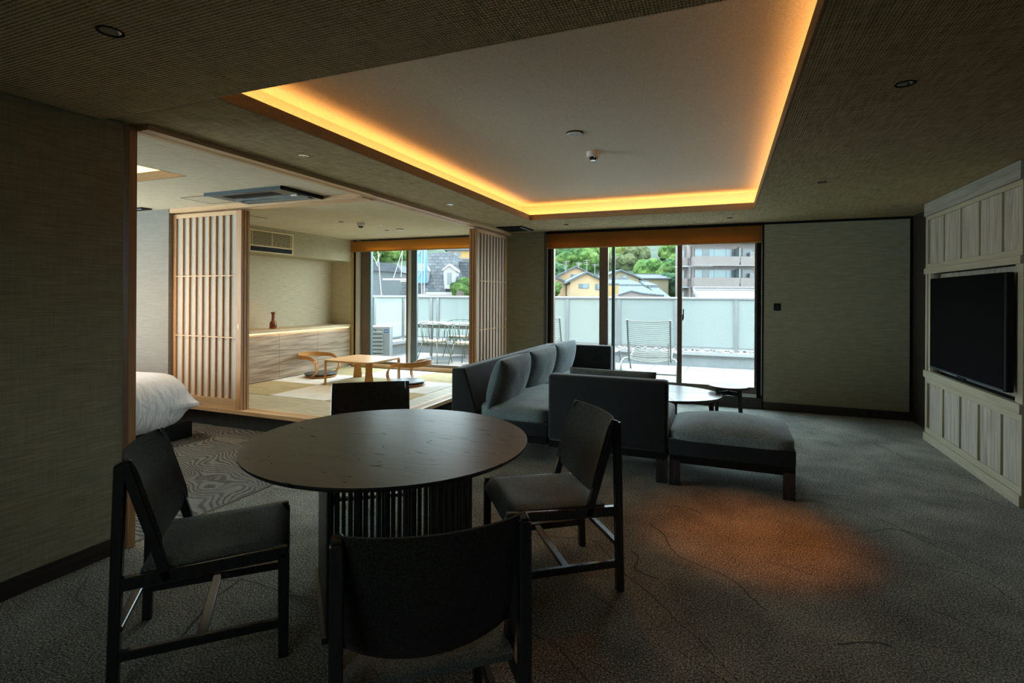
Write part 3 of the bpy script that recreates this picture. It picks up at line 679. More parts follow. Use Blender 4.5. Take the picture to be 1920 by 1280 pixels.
# ================================================================ dining set
def dining_chair(label):
    t = thing('dining_chair', label, 'chair', (0, 0, 0), 0, 'dining chairs round the table')
    hw = 0.236; yr, yf = -0.265, 0.268
    for s in (-1, 1):
        MB().bar((s * hw, yf, 0), (s * hw, yf, 0.405), 0.030, 0.036, bev=0.004, w2=0.03, h2=0.04).build('leg', 'blackwood', t)
        MB().bar((s * hw, yr - 0.012, 0), (s * hw, yr + 0.008, 0.805), 0.034, 0.036, bev=0.004, w2=0.032, h2=0.036).build('leg', 'blackwood', t)
        MB().bar((s * hw, yr, 0.385), (s * hw, yf + 0.015, 0.405), 0.030, 0.046, bev=0.004).build('side_rail', 'blackwood', t)
        MB().bar((s * hw, -0.112, 0.375), (s * hw, yr + 0.018, 0.815), 0.030, 0.034, up=(0, 1, 0), bev=0.004).build('back_post', 'blackwood', t)
        MB().bar((s * hw, yr, 0.135), (s * hw, yf, 0.135), 0.024, 0.034, bev=0.003).build('side_stretcher', 'blackwood', t)
    MB().bar((-hw, -0.01, 0.137), (hw, -0.01, 0.137), 0.034, 0.022, bev=0.003).build('cross_stretcher', 'blackwood', t)
    MB().bar((-hw, yr, 0.225), (hw, yr, 0.225), 0.030, 0.022, bev=0.003).build('back_stretcher', 'blackwood', t)
    MB().bar((-hw, yf - 0.005, 0.375), (hw, yf - 0.005, 0.375), 0.03, 0.03).build('front_rail', 'blackwood', t)
    # seat: slung pad, dips in the middle, rolls over the front
    def seat(top):
        def f(u, v):
            x = (u - 0.5) * 2 * 0.228; y = -0.20 + v * 0.485
            z = 0.418 - 0.022 * (1 - (2 * u - 1) ** 2) * math.sin(PI * min(1, v * 1.1)) + 0.012 * v
            e = max(abs(2 * u - 1) ** 8, abs(2 * v - 1) ** 10)
            if v > 0.93: z -= (v - 0.93) * 0.6
            return Vector((x, y, z + (0.016 * (1 - e) if top else -0.018)))
        return f
    mb = MB(); b = mb.bm; N1, N2 = 14, 16
    g = [[[b.verts.new(seat(tp)(i / N1, j / N2)) for j in range(N2 + 1)] for i in range(N1 + 1)] for tp in (True, False)]
    for k in (0, 1):
        for i in range(N1):
            for j in range(N2): b.faces.new((g[k][i][j], g[k][i + 1][j], g[k][i + 1][j + 1], g[k][i][j + 1]))
    def rim(seq):
        for (i, j), (i2, j2) in zip(seq, seq[1:]): b.faces.new((g[0][i][j], g[0][i2][j2], g[1][i2][j2], g[1][i][j]))
    ed = [(i, 0) for i in range(N1 + 1)] + [(N1, j) for j in range(1, N2 + 1)] + [(i, N2) for i in range(N1 - 1, -1, -1)] + [(0, j) for j in range(N2 - 1, -1, -1)]
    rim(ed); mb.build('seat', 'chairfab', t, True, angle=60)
    # backrest: sheet curved backwards, rounded lower edge
    def back(off):
        def f(u, v):
            c = 1 - (2 * u - 1) ** 2
            zt = 0.818 - 0.006 * c; zb = 0.505 - 0.062 * c ** 0.7
            z = zb + (zt - zb) * v
            yy = -0.112 + (yr + 0.018 + 0.112) * (z - 0.375) / 0.44
            y = yy + 0.018 - 0.062 * c ** 0.8 + off
            ed_ = min(1, min(v, 1 - v) * 9)
            if off: y = yy + 0.018 - 0.062 * c ** 0.8 + off * (0.35 + 0.65 * ed_)
            x = (u - 0.5) * 2 * 0.246
            return Vector((x, y, z))
        return f
    mb = MB(); b = mb.bm; N1, N2 = 18, 12
    g = [[[b.verts.new(back(o_)(i / N1, j / N2)) for j in range(N2 + 1)] for i in range(N1 + 1)] for o_ in (0.014, -0.014)]
    for k in (0, 1):
        for i in range(N1):
            for j in range(N2): b.faces.new((g[k][i][j], g[k][i + 1][j], g[k][i + 1][j + 1], g[k][i][j + 1]))
    ed = [(i, 0) for i in range(N1 + 1)] + [(N1, j) for j in range(1, N2 + 1)] + [(i, N2) for i in range(N1 - 1, -1, -1)] + [(0, j) for j in range(N2 - 1, -1, -1)]
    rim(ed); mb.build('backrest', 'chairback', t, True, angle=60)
    return t
c0 = dining_chair('dark wood dining chair at the left of the round table, by the wall')
def place(c, x, y, f): c.location = (x, y, 0); c.rotation_euler = (0, 0, math.atan2(-f[0], f[1]))
place(c0, -1.935, 1.538, (.71, .70))
for x, y, f, lb in ((-0.817, 2.535, (-.801, -.598), 'dark wood dining chair right of the round table, in front of the sofa'),
                    (-0.834, 1.356, (-.629, .778), 'dark dining chair nearest the camera, seen from behind against the round table'),
                    (-2.05, 2.715, (.585, -.81), 'dark dining chair behind the round table, only its backrest showing above the top')):
    c = copy_tree(c0, (x, y, 0), 0, lb); place(c, x, y, f)
# round table
TX, TY, TZ, TR = -1.468, 2.102, 0.72, 0.65
tb = thing('dining_table', 'large round dark oak dining table on a slatted base', 'table', (TX, TY, 0), 0)
MB().lathe([(0, 0), (TR, 0), (TR, -0.008), (TR - 0.012, -0.020), (TR - 0.05, -0.026), (0, -0.026)], (0, 0, TZ), 128).build('tabletop', 'tabletop', tb, True, angle=25)
c_ = 0.42; n = 21
slat = None
for k in range(4):
    a0, a1 = -PI/2 + k * PI/2, -PI/2 + (k + 1) * PI/2
    p = Vector((c_ * math.cos(a0), c_ * math.sin(a0), 0)); q = Vector((c_ * math.cos(a1), c_ * math.sin(a1), 0))
    for i in range(n):
        w = p.lerp(q, i / n)
        if slat is None:
            o = MB().box(-0.0072, 0.0072, -0.009, 0.009, 0.02, TZ - 0.03).build('slat', 'blackwood', tb); slat = o.data
        else:
            o = bpy.data.objects.new('slat', slat); COL.objects.link(o); o.parent = tb
        o.location = w; d = q - p; o.rotation_euler = (0, 0, math.atan2(d.y, d.x))
MB().prism([(c_ * 1.03 * math.cos(-PI/2 + k * PI/2), c_ * 1.03 * math.sin(-PI/2 + k * PI/2)) for k in range(4)], TZ - 0.04, TZ - 0.026).build('top_plate', 'blackwood', tb)
for k in range(4):
    a0, a1 = -PI/2 + k * PI/2, -PI/2 + (k + 1) * PI/2
    MB().bar((c_ * math.cos(a0), c_ * math.sin(a0), 0.012), (c_ * math.cos(a1), c_ * math.sin(a1), 0.012), 0.05, 0.024).build('base_rail', 'blackwood', tb)

# ================================================================ sofa group
sf = thing('sofa', 'long charcoal sofa along the straw-mat room with tapered back and far arm', 'sofa', (-2.24, 4.12, 0), 0)
SW, SL = 0.90, 2.73
MB().box(0.02, SW - 0.02, 0.02, SL - 0.02, 0.17, 0.235).build('plinth', 'black', sf)
def prismx(poly, y0, y1, bev=0.02):
    m = MB().prism(poly, y0, y1, 'Y')
    bmesh.ops.bevel(m.bm, geom=m.bm.edges[:], offset=bev, segments=3, affect='EDGES', profile=0.6); return m
prismx([(0, 0.235), (0, 0.755), (0.125, 0.765), (0.245, 0.40), (0.245, 0.235)], 0, SL, 0.018).build('back', 'sofa_shaded', sf, True, angle=50)
MB().box(0.245, SW - 0.002, 0.0, SL - 0.15, 0.235, 0.345, bev=0.012, seg=2).build('base', 'sofa_shaded', sf, True, angle=40)
MB().box(0.13, SW, SL - 0.15, SL, 0.235, 0.765, bev=0.025, seg=3).build('arm', 'sofa_shaded', sf, True, angle=40)
MB().soft((0.575, 0.645, 0.395), (0.33, 0.645, 0.062), 0.22, 12, 0.035).build('seat_cushion', 'sofa', sf, True)
MB().soft((0.575, 1.94, 0.395), (0.33, 0.635, 0.062), 0.22, 12, 0.035).build('seat_cushion', 'sofa', sf, True)
for x, y in ((0.06, 0.05), (0.70, 0.9), (0.06, SL - 0.06), (0.84, SL - 0.06)):
    MB().box(x - 0.04, x + 0.04, y - 0.012, y + 0.012, 0, 0.18).build('leg', 'blackwood', sf)
sm = thing('sofa_module', 'charcoal armless sofa section with its high back towards the dining table', 'sofa', (-1.33, 4.08, 0), 0)
MB().box(0.005, 0.935, 0.02, 0.84, 0.17, 0.235).build('plinth', 'black', sm)
MB().box(0.0, 0.94, 0.0, 0.13, 0.225, 0.765, bev=0.028, seg=4).build('back', 'sofa_shaded', sm, True, angle=40)
MB().box(0.003, 0.937, 0.13, 0.86, 0.235, 0.345, bev=0.012, seg=2).build('base', 'sofa_shaded', sm, True, angle=40)
MB().soft((0.47, 0.50, 0.395), (0.465, 0.37, 0.062), 0.22, 12, 0.03).build('seat_cushion', 'sofa', sm, True)
for x, y in ((0.898, 0.015), (0.898, 0.83), (0.04, 0.83)):
    MB().box(x - 0.04, x + 0.04, y - 0.012, y + 0.03, 0, 0.18).build('leg', 'blackwood', sm)
ot = thing('ottoman', 'charcoal upholstered ottoman on dark legs at the open end of the sofa', 'ottoman', (-0.378, 4.07, 0), 0)
MB().box(0.004, 0.838, 0.004, 0.75, 0.17, 0.235).build('plinth', 'black', ot)
MB().box(0.0, 0.842, 0.0, 0.755, 0.225, 0.345, bev=0.012, seg=2).build('base', 'sofa_shaded', ot, True, angle=40)
MB().soft((0.421, 0.378, 0.362), (0.423, 0.379, 0.034), 0.22, 18, 0.085).build('seat_cushion', 'sofa', ot, True)
for x, y in ((0.042, 0.02), (0.80, 0.02), (0.042, 0.73), (0.80, 0.73)):
    MB().box(x - 0.038, x + 0.038, y - 0.018, y + 0.018, 0, 0.19).build('leg', 'blackwood', ot)
# loose cushions
def pillow(label, loc, rotz, tilt, w, h, th, group='loose sofa cushions', seed=0):
    def f(s):
        def g(u, v):
            a, b_ = 2 * u - 1, 2 * v - 1
            e = (1 - abs(a) ** 2.6) * (1 - abs(b_) ** 2.6)
            k = 1 - 0.06 * (abs(a) * abs(b_)) ** 2 + 0.0
            px = a * w / 2 * (1 - 0.05 * (1 - abs(b_) ** 2) * 0 + 0.02 * abs(b_))
            pz = b_ * h / 2 * (1 + 0.02 * abs(a))
            y = s * (th / 2 * max(e, 0) ** 0.42 + 0.006)
            y += 0.006 * noise.noise(Vector((px * 9 + seed, pz * 9, s))) * max(e, 0) ** 0.5
            return Vector((px, y, pz + h / 2))
        return g
    mb = MB(); mb.grid(f(1), 22, 22); mb.grid(f(-1), 22, 22)
    bmesh.ops.remove_doubles(mb.bm, verts=mb.bm.verts[:], dist=0.0001)
    b = mb.bm; be = [e for e in b.edges if len(e.link_faces) == 1]
    if be: bmesh.ops.bridge_loops(b, edges=be)
    rm = Matrix.Rotation(tilt, 4, 'X'); bmesh.ops.transform(b, matrix=rm, verts=b.verts[:])
    o = mb.build('sofa_cushion', 'sofa_cush', None, True)
    o.location = loc; o.rotation_euler = (0, 0, rotz)
    return tag(o, label, 'cushion', group)
zc = 0.43
pillow('charcoal back cushion at the near end of the long sofa', (-1.88, 4.46, zc), R(90) , R(16), 0.68, 0.43, 0.22, seed=1)
pillow('charcoal back cushion in the middle of the long sofa', (-1.89, 5.27, zc), R(90), R(16), 0.78, 0.43, 0.22, seed=5)
pillow('charcoal back cushion at the far end of the long sofa, against the arm', (-1.89, 6.10, zc), R(88), R(16), 0.74, 0.43, 0.22, seed=9)
pillow('thin dark cushion peeping over the back of the short sofa section', (-0.88, 4.345, 0.445), R(178), R(14), 0.72, 0.345, 0.13, seed=13)
# ================================================================ low tables by the sofa
ct = thing('coffee_table', 'oval walnut coffee table between sofa and window', 'table', (-0.64, 5.84, 0), 0)
q = []
for k in range(4):
    mb = MB(); a0 = k * PI/2 + 0.3; m_ = 20; poly = []
    g_ = 0.003
    cx, cy_ = g_ * math.cos(a0 + PI/4) * 1.4, g_ * math.sin(a0 + PI/4) * 1.4
    poly = [(cx, cy_)] + [(0.63 * math.cos(a0 + 0.004 + (PI/2 - 0.008) * i / m_) , 0.50 * math.sin(a0 + 0.004 + (PI/2 - 0.008) * i / m_)) for i in range(m_ + 1)]
    mb.prism(poly, 0.352, 0.38); mb.build('top_segment', 'walnut', ct)
for k in range(4):
    a = k * PI/2 + 0.35 - 0.0
    x, y = 0.55 * math.cos(a), 0.43 * math.sin(a)
    MB().bar((x * 0.98, y * 0.98, 0.352), (x * 1.04, y * 1.04, 0), 0.055, 0.035, bev=0.004, w2=0.042, h2=0.028).build('leg', 'walnut', ct)
    MB().bar((0, 0, 0.328), (x, y, 0.328), 0.03, 0.045).build('under_frame', 'walnut', ct)
st = thing('side_table', 'small round walnut side table with four-part top by the window', 'table', (0.048, 6.13, 0), 0)
for k in range(4):
    a0 = k * PI/2 + 1.0; m_ = 12
    poly = [(0.003 * math.cos(a0 + PI/4), 0.003 * math.sin(a0 + PI/4))] + [(0.207 * math.cos(a0 + 0.008 + (PI/2 - 0.016) * i / m_), 0.207 * math.sin(a0 + 0.008 + (PI/2 - 0.016) * i / m_)) for i in range(m_ + 1)]
    MB().prism(poly, 0.428, 0.45).build('top_segment', 'walnut', st)
for k in range(4):
    a = k * PI/2 - 0.75
    x, y = 0.16 * math.cos(a), 0.16 * math.sin(a)
    MB().bar((x * 0.95, y * 0.95, 0.43), (x * 1.12, y * 1.12, 0), 0.036, 0.028, bev=0.003, w2=0.026, h2=0.022).build('leg', 'blackwood', st)
    MB().bar((0, 0, 0.37), (x, y, 0.37), 0.02, 0.045).build('stretcher', 'blackwood', st)

# ================================================================ television wall
X1 = 1.85
tv_w = thing('panelled_cabinet_wall', 'pale grey oak panelled wall unit on the right holding the television', 'wall unit', (X1, 4.54, 0), 0)
L_ = 1.835
def tp(name, m, y0, y1, z0, z1, x0=0.0, x1=0.03, bev=0.002):
    return MB().box(x0, x1, y0, y1, z0, z1, bev=bev).build(name, m, tv_w)
tp('cornice', 'tvcorn', 0.0, L_, 2.205, CZ - 0.004, -0.012)
tp('top_rail', 'tvframe', 0.0, L_ - 0.01, 2.165, 2.203)
tp('middle_rail', 'tvframe', 0.0, L_ - 0.01, 1.693, 1.735)
tp('shelf_band', 'tvframe', 0.0, L_, 1.636, 1.692, -0.012)
tp('lower_band', 'tvframe', 0.0, L_, 0.622, 0.69, -0.014)
tp('lower_rail', 'tvframe', 0.0, L_ - 0.01, 0.57, 0.621)
tp('base_rail', 'tvframe', 0.0, L_ - 0.01, 0.078, 0.128)
tp('skirting', 'tvframe', 0.0, L_, 0.0, 0.076, -0.012)
ends = [(0.0, 0.10), (1.765, L_ - 0.01)]
for z0, z1 in ((1.735, 2.165), (0.128, 0.57)):
    ys = [0.0, 0.33, 0.70, 1.05, 1.42, 1.77]
    for k in range(5):
        tp('board', 'tvpanel', ys[k] + (0.005 if k else 0.03), ys[k + 1] - (0.048 if k < 4 else 0.030), z0, z1, 0.012, 0.03)
        tp('batten', 'tvframe_z', ys[k + 1] - 0.030 if k < 4 else 1.745, ys[k + 1] if k < 4 else 1.775, z0, z1, 0.004, 0.03) if k < 4 else None
    tp('end_stile', 'tvframe_z', 0.0, 0.03, z0, z1); tp('end_stile', 'tvframe_z', L_ - 0.06, L_ - 0.01, z0, z1)
tp('niche_stile', 'tvframe_z', 0.0, 0.10, 0.69, 1.636, 0.004); tp('niche_stile', 'tvframe_z', L_ - 0.13, L_ - 0.08, 0.69, 1.636, 0.004)
tp('end_stile', 'tvframe_z', L_ - 0.045, L_ - 0.01, 0.69, 1.636)
tp('niche_back', 'tvpanel', 0.06, L_ - 0.06, 0.69, 1.636, 0.10, 0.12)
tp('carcass', 'blackwood', 0.01, L_ - 0.02, 0.0, 2.2, 0.121, 0.14)
tp('carcass_end', 'tvframe_z', L_ - 0.03, L_ - 0.012, 0.0, 2.2, 0.03, 0.14)
tv = thing('television', 'large flat black television on the panelled wall', 'television', (1.79, 4.60, 0.757), 0)
MB().box(0.0, 0.045, 0.0, 1.43, 0.0, 0.825, bev=0.004).build('body', 'black', tv)
MB().box(-0.002, 0.001, 0.035, 1.425, 0.016, 0.82).build('screen', 'screen', tv)
MB().box(-0.004, 0.003, 0.03, 1.43, 0.0, 0.012).build('lower_bezel', 'tvblue', tv)
MB().box(-0.006, 0.01, 0.66, 0.80, -0.012, 0.004).build('sensor_bar', 'black', tv)
MB().box(0.045, 0.10, 0.45, 0.95, 0.2, 0.6).build('wall_bracket', 'black', tv)
sw = thing('wall_switch', 'black light switch on the wall right of the window', 'switch', (0.607, FY - 0.001, 1.28), 0)
MB().box(-0.038, 0.038, -0.008, 0.0, -0.046, 0.046, bev=0.003).build('plate', 'black', sw)
MB().box(-0.02, 0.02, -0.011, -0.007, -0.03, 0.03, bev=0.002).build('rocker', 'blackwood', sw)

# ================================================================ bed
bd = thing('bed', 'bed with dark base and white duvet seen through the opening', 'bed', (-4.85, 1.75, 0), 0)
MB().box(-2.1, 0.0, 0.0, 1.87, 0.0, 0.16, bev=0.006).build('bed_base', 'black', bd)
MB().soft((-1.05, 0.93, 0.27), (1.05, 0.93, 0.13), 0.2, 8).build('mattress', 'bedlinen', bd, True)
def duvet():
    mb = MB(); b = mb.bm
    tmp = bmesh.new(); bmesh.ops.create_cube(tmp, size=2); bmesh.ops.subdivide_edges(tmp, edges=tmp.edges[:], cuts=40, use_grid_fill=True)
    mp = {}
    for v in tmp.verts:
        q = v.co.copy(); m_ = max(abs(q.x), abs(q.y), abs(q.z)); p = 7
        # soft pillow-like section: thick middle, seam at corner
        r2 = (abs(q.x) ** p + abs(q.y) ** p) ** (1 / p) if (q.x or q.y) else 0
        xy = Vector((q.x, q.y)) * (max(abs(q.x), abs(q.y)) / r2 if r2 else 1)
        edge = max(0.0, 1 - max(abs(q.x), abs(q.y)) ** 5 * (abs(q.z) ** 1))
        x = xy.x * 1.17; y = xy.y * 0.98
        rr = max(abs(q.x), abs(q.y))
        top = 0.655 - 0.05 * rr ** 3 + 0.015 * noise.noise(Vector((x * 2, y * 2, 0)))
        bot = 0.14
        z = top if q.z > 0.98 else (bot if q.z < -0.98 else bot + (top - bot) * (q.z * 0.5 + 0.5))
        # round off side profile
        bul = math.sqrt(max(0, 1 - (q.z * 0.92) ** 2))
        s_ = 0.84 + 0.16 * bul if rr > 0.98 else (1 - 0.16 * (rr ** 8) * (1 if abs(q.z) > 0.98 else 0)) 
        x *= s_; y *= s_
        if rr > 0.98 and q.z < 0: x *= 1.0; 
        w = Vector((x, y, z))
        # wrinkles down the sides
        ang = (x + y) * 14
        if rr > 0.9:
            amp = 0.02 * (1 - 0.3 * abs(q.z))
            w.x += amp * noise.noise(Vector((y * 16, x * 3, z * 3))) * (1 if abs(q.x) > 0.9 else 0.2)
            w.y += amp * noise.noise(Vector((x * 16, y * 3, z * 3 + 4))) * (1 if abs(q.y) > 0.9 else 0.2)
        # corner tip pulled out towards the sliding screens
        d = (Vector((q.x, q.y, q.z)) - Vector((1, 1, -0.1))).length
        if d < 0.5:
            k = (1 - d / 0.5) ** 2
            w += Vector((0.10, 0.05, -0.02)) * k
            w.z += 0.012 * math.sin(16 * math.atan2(q.x - 1.02, q.z + 0.1)) * k
        mp[v.index] = b.verts.new(w)
    for f in tmp.faces: b.faces.new([mp[v.index] for v in f.verts])
    tmp.free()
    return mb
dv = duvet().build('duvet', 'bedlinen', bd, True); dv.location = (-1.05, 0.93, 0)

# ================================================================ straw-mat room furniture
cb = thing('low_cabinet', 'long low cabinet with greyed walnut doors under the pale counter', 'cabinet', (-5.87, 4.07, PZ), 0)
CLn = 3.15
MB().box(-0.42, -0.02, 0.0, CLn, 0.02, 0.66).build('carcass', 'cab', cb)
MB().box(-0.40, -0.01, 0.0, CLn, 0.0, 0.02).build('base_line', 'tvframe', cb)
for y0, y1 in ((0.0, 0.86), (0.86, 1.625), (1.625, 2.388), (2.388, 3.15)):
    MB().box(-0.02, 0.0, y0 + 0.0015, y1 - 0.0015, 0.012, 0.645, bev=0.001).build('door', 'cab', cb)
    MB().box(-0.02, 0.006, y0 + 0.001, y1 - 0.001, 0.668, 0.69).build('drawer_front', 'counter', cb)
led = MB().box(-0.016, -0.006, 0.01, CLn - 0.02, 0.652, 0.664).build('led_strip', 'led', cb)
MB().box(-0.43, -0.021, 0.0, CLn, 0.645, 0.69).build('top_rail', 'counter', cb)
ctp = MB().box(-0.43, 0.008, 0.0, CLn, 0.691, 0.708, bev=0.002).build('counter_top', 'counter', None)
ctp.location = (-5.87, 4.07, PZ); tag(ctp, 'pale ash counter top along the back of the straw-mat room', 'counter')
vs = thing('bottle_vase', 'small brown glazed bottle vase on the pale counter', 'vase', (-6.08, 5.78, PZ + 0.708), 0)
MB().lathe([(0, 0), (0.046, 0), (0.050, 0.006), (0.050, 0.06), (0.047, 0.085), (0.036, 0.103), (0.024, 0.115), (0.021, 0.15), (0.021, 0.205), (0.023, 0.215)], n=28).build('body', 'vase', vs, True)
MB().lathe([(0.022, 0.214), (0.030, 0.219), (0.031, 0.237), (0.029, 0.24), (0.020, 0.24), (0.018, 0.225)], n=28).build('lip', 'vase', vs, True)
# fan-coil grille
gr = thing('wall_grille', 'cream louvred air grille set in the woven soffit', 'grille', (-5.869, 5.16, 1.98), 0)
GW, GH = 0.775, 0.30
for b_ in ((0, 0.012, 0, 0.022, 0, GH), (0, 0.012, GW - 0.022, GW, 0, GH), (0, 0.012, 0.022, GW - 0.022, GH - 0.022, GH), (0, 0.012, 0.022, GW - 0.022, 0.0, 0.012), (0, 0.012, 0.022, GW - 0.022, 0.075, 0.095)):
    MB().box(*b_).build('frame', 'cream', gr)
MB().box(0.0, 0.002, 0.02, GW - 0.02, 0.01, GH - 0.01).build('backing', 'black', gr)
lo = None
for k in range(11):
    z = 0.106 + k * 0.0158
    if lo is None: o = MB().box(0.002, 0.009, 0.022, GW - 0.022, -0.0026, 0.0026).build('louvre', 'cream', gr); lo = o.data
    else: o = bpy.data.objects.new('louvre', lo); COL.objects.link(o); o.parent = gr
    o.location = (0, 0, z)
for y in (0.05, GW / 2, GW - 0.05): MB().box(0.009, 0.012, y - 0.004, y + 0.004, 0.095, GH - 0.022).build('mullion', 'cream', gr)
MB().box(0.004, 0.008, 0.04, GW - 0.03, 0.052, 0.056).box(0.004, 0.008, 0.04, GW - 0.03, 0.03, 0.034).build('outlet_vane', 'cassette', gr)
# low table
lt = thing('low_table', 'square honey oak low table on the straw mats', 'table', (-4.61, 5.94, PZ), 0)
hw, hd, th = 0.385, 0.365, 0.33
def rrect(w, d, r, n=6):
    return [(sx_ * (w - r) + r * math.cos(a), sy_ * (d - r) + r * math.sin(a)) for sx_, sy_, a0 in ((1, 1, 0), (-1, 1, PI/2), (-1, -1, PI), (1, -1, 1.5 * PI)) for a in [a0 + PI/2 * i / n for i in range(n + 1)]]
MB().prism(rrect(hw, hd, 0.07), th - 0.024, th).build('top', 'oaktop', lt)
for sx_, sy_ in ((1, 1), (1, -1), (-1, 1), (-1, -1)):
    dx, dy = sx_ * 0.707, sy_ * 0.707; px, py = -dy, dx
    cx_, cy_ = sx_ * (hw - 0.045), sy_ * (hd - 0.045)
    mb = MB(); b = mb.bm
    prof = [(0.0, th - 0.002, 0.055), (0.022, th - 0.012, 0.05), (0.032, th - 0.04, 0.045), (0.032, th - 0.12, 0.042), (0.034, 0.0, 0.062)]
    rings = []
    for o_, z, w in prof:
        rings.append([b.verts.new((cx_ + dx * (o_ + a) + px * w * s, cy_ + dy * (o_ + a) + py * w * s, z - (0.022 if (a < 0 and z > th - 0.03) else 0))) for a, s in ((0, -1), (0, 1), (-0.024, 1), (-0.024, -1))])
    for a, c in zip(rings, rings[1:]):
        for k in range(4): b.faces.new((a[k], a[(k + 1) % 4], c[(k + 1) % 4], c[k]))
    b.faces.new(rings[0]); b.faces.new(list(reversed(rings[-1])))
    mb.build('leg', 'oakwarm', lt, True, angle=40)
# legless chairs of bent plywood
def zaisu(label):
    t = thing('floor_chair', label, 'chair', (0, 0, 0), 0, 'legless chairs at the low table')
    # faces +y; seat disc
    MB().soft((0, 0, 0.052), (0.235, 0.225, 0.026), 0.9, 10).build('seat_pad', 'leather', t, True)
    MB().lathe([(0, 0), (0.20, 0), (0.225, 0.018), (0.225, 0.026), (0, 0.026)], n=36).build('seat_board', 'oakwarm', t, True, angle=40)
    # back band: horseshoe sweeping down to the front sides
    N = 44; mb = MB(); b = mb.bm; rows = []
    for i in range(N + 1):
        s = i / N * 2 - 1; a = abs(s)
        sg = 1 if s >= 0 else -1
        # key path: rear centre -> side -> front loop -> under the seat
        if a < 0.5:
            th_ = a / 0.5 * R(100); x = 0.255 * math.sin(th_); y = -0.10 - 0.22 * math.cos(th_) ; z = 0.315 - 0.015 * math.sin(th_); wd = 0.075 - 0.022 * a / 0.5; tw = 0
        else:
            k = (a - 0.5) / 0.5; ph = k * R(165)
            y = -0.062 + 0.20 * math.sin(ph) ; z = 0.30 - 0.145 * (1 - math.cos(ph)); z = max(z, 0.012); x = 0.251 - 0.03 * k - 0.05 * max(0, k - 0.7); wd = 0.053 - 0.012 * min(1, k * 2)
            tw = min(1, k * 1.6)
        c = Vector((sg * x, y, z))
        # width direction: vertical on the back, turning across on the front loop
        wv = Vector((0, 0, 1)) * (1 - tw) + Vector((-sg, 0, 0)) * tw; wv.normalize()
        rows.append((c, wv, wd))
    vsr = []
    for i, (c, wv, wd) in enumerate(rows):
        d = (rows[min(i + 1, N)][0] - rows[max(i - 1, 0)][0]).normalized(); nn = d.cross(wv).normalized()
        vsr.append([b.verts.new(c + wv * wd / 2 * p + nn * 0.008 * q_) for p, q_ in ((-1, -1), (1, -1), (1, 1), (-1, 1))])
    for a_, c_2 in zip(vsr, vsr[1:]):
        for k in range(4): b.faces.new((a_[k], a_[(k + 1) % 4], c_2[(k + 1) % 4], c_2[k]))
    b.faces.new(vsr[0]); b.faces.new(list(reversed(vsr[-1])))
    mb.build('back_band', 'oakwarm', t, True, angle=35)
    return t
z0_ = zaisu('legless bentwood floor chair with dark seat pad on the cabinet side of the low table')
z0_.location = (-5.50, 6.12, PZ); z0_.rotation_euler = (0, 0, R(-90))
copy_tree(z0_, (-3.93, 6.0, PZ), R(82), 'legless bentwood floor chair with dark seat pad on the sofa side of the low table')
# ================================================================ ceiling fittings
def downlight(label, x, y, z=CZ, r=0.036, dark=True, group='ceiling downlights'):
    t = thing('downlight', label, 'downlight', (x, y, z), 0, group)
    MB().lathe([(r, 0.0), (r, -0.003), (r * 0.84, -0.003), (r * 0.74, -0.0005), (r * 0.74, 0)], n=28).build('ring', 'black' if dark else 'chrome', t, True, angle=30)
    MB().lathe([(r * 0.74, -0.0008), (r * 0.5, -0.0016), (0, -0.0018)], n=20).build('reflector', 'chrome', t, True)
    return t
downlight('round downlight at the upper left, near the left wall', -1.99, 1.172, 2.315, 0.042)
downlight('round downlight in the ceiling at the upper right of the photo', 0.728, 2.765, r=0.040)
downlight('small downlight between the opening track and the lit recess, nearer the camera', -2.62, 2.74, r=0.032, dark=False)
downlight('small downlight between the opening track and the lit recess, farther from the camera', -2.615, 4.76, r=0.032, dark=False)
downlight('small downlight right of the lit recess, towards the panelled wall', 0.73, 4.88)
downlight('small downlight above the right part of the lounge window', 0.055, 6.70, r=0.034)
downlight('small downlight above the left part of the lounge window', -1.92, 6.62, r=0.034)
downlight('small pale round fitting above the middle of the lounge window', -0.955, 6.74, r=0.030, dark=False)
downlight('small downlight in the straw-mat room ceiling, left of the detector', -4.544, 5.40, r=0.032, group='straw-mat room ceiling fittings')
downlight('tiny pale fitting in the straw-mat room ceiling, right of the detector', -4.271, 5.87, r=0.03, dark=False, group='straw-mat room ceiling fittings')
downlight('small downlight nearest the straw-mat room window', -4.5, 6.32, r=0.03, group='straw-mat room ceiling fittings')
downlight('small downlight in the bedroom ceiling between hatch and lit recess', -5.2, 3.2, r=0.032, dark=False, group='bedroom ceiling fittings')
def disc(name, label, cat, x, y, z, r, n=28):
    t = thing(name, label, cat, (x, y, z), 0)
    MB().lathe([(0, 0), (r * 1.06, 0), (r * 1.06, -0.004), (r * 0.98, -0.008), (0, -0.008)], n=n).build('rim', 'black', t, True, angle=30)
    MB().lathe([(r * 0.98, -0.008), (r * 0.94, -0.014), (0, -0.015)], n=n).build('cover', 'white', t, True, angle=30)
    return t
d_ = disc('ceiling_speaker', 'white round disc with small holes in the raised ceiling', 'speaker', -0.977, 3.575, UZ, 0.056)
for k in range(6):
    a = k * 1.05; MB().lathe([(0, -0.0155), (0.004, -0.0155), (0.004, -0.014)], (0.02 * math.cos(a), 0.02 * math.sin(a), 0), 8).build('hole', 'black', d_)
disc('sprinkler_cover', 'flat pale round cover in the straw-mat room ceiling by the window', 'sprinkler cover', -4.25, 6.28, CZ, 0.05)
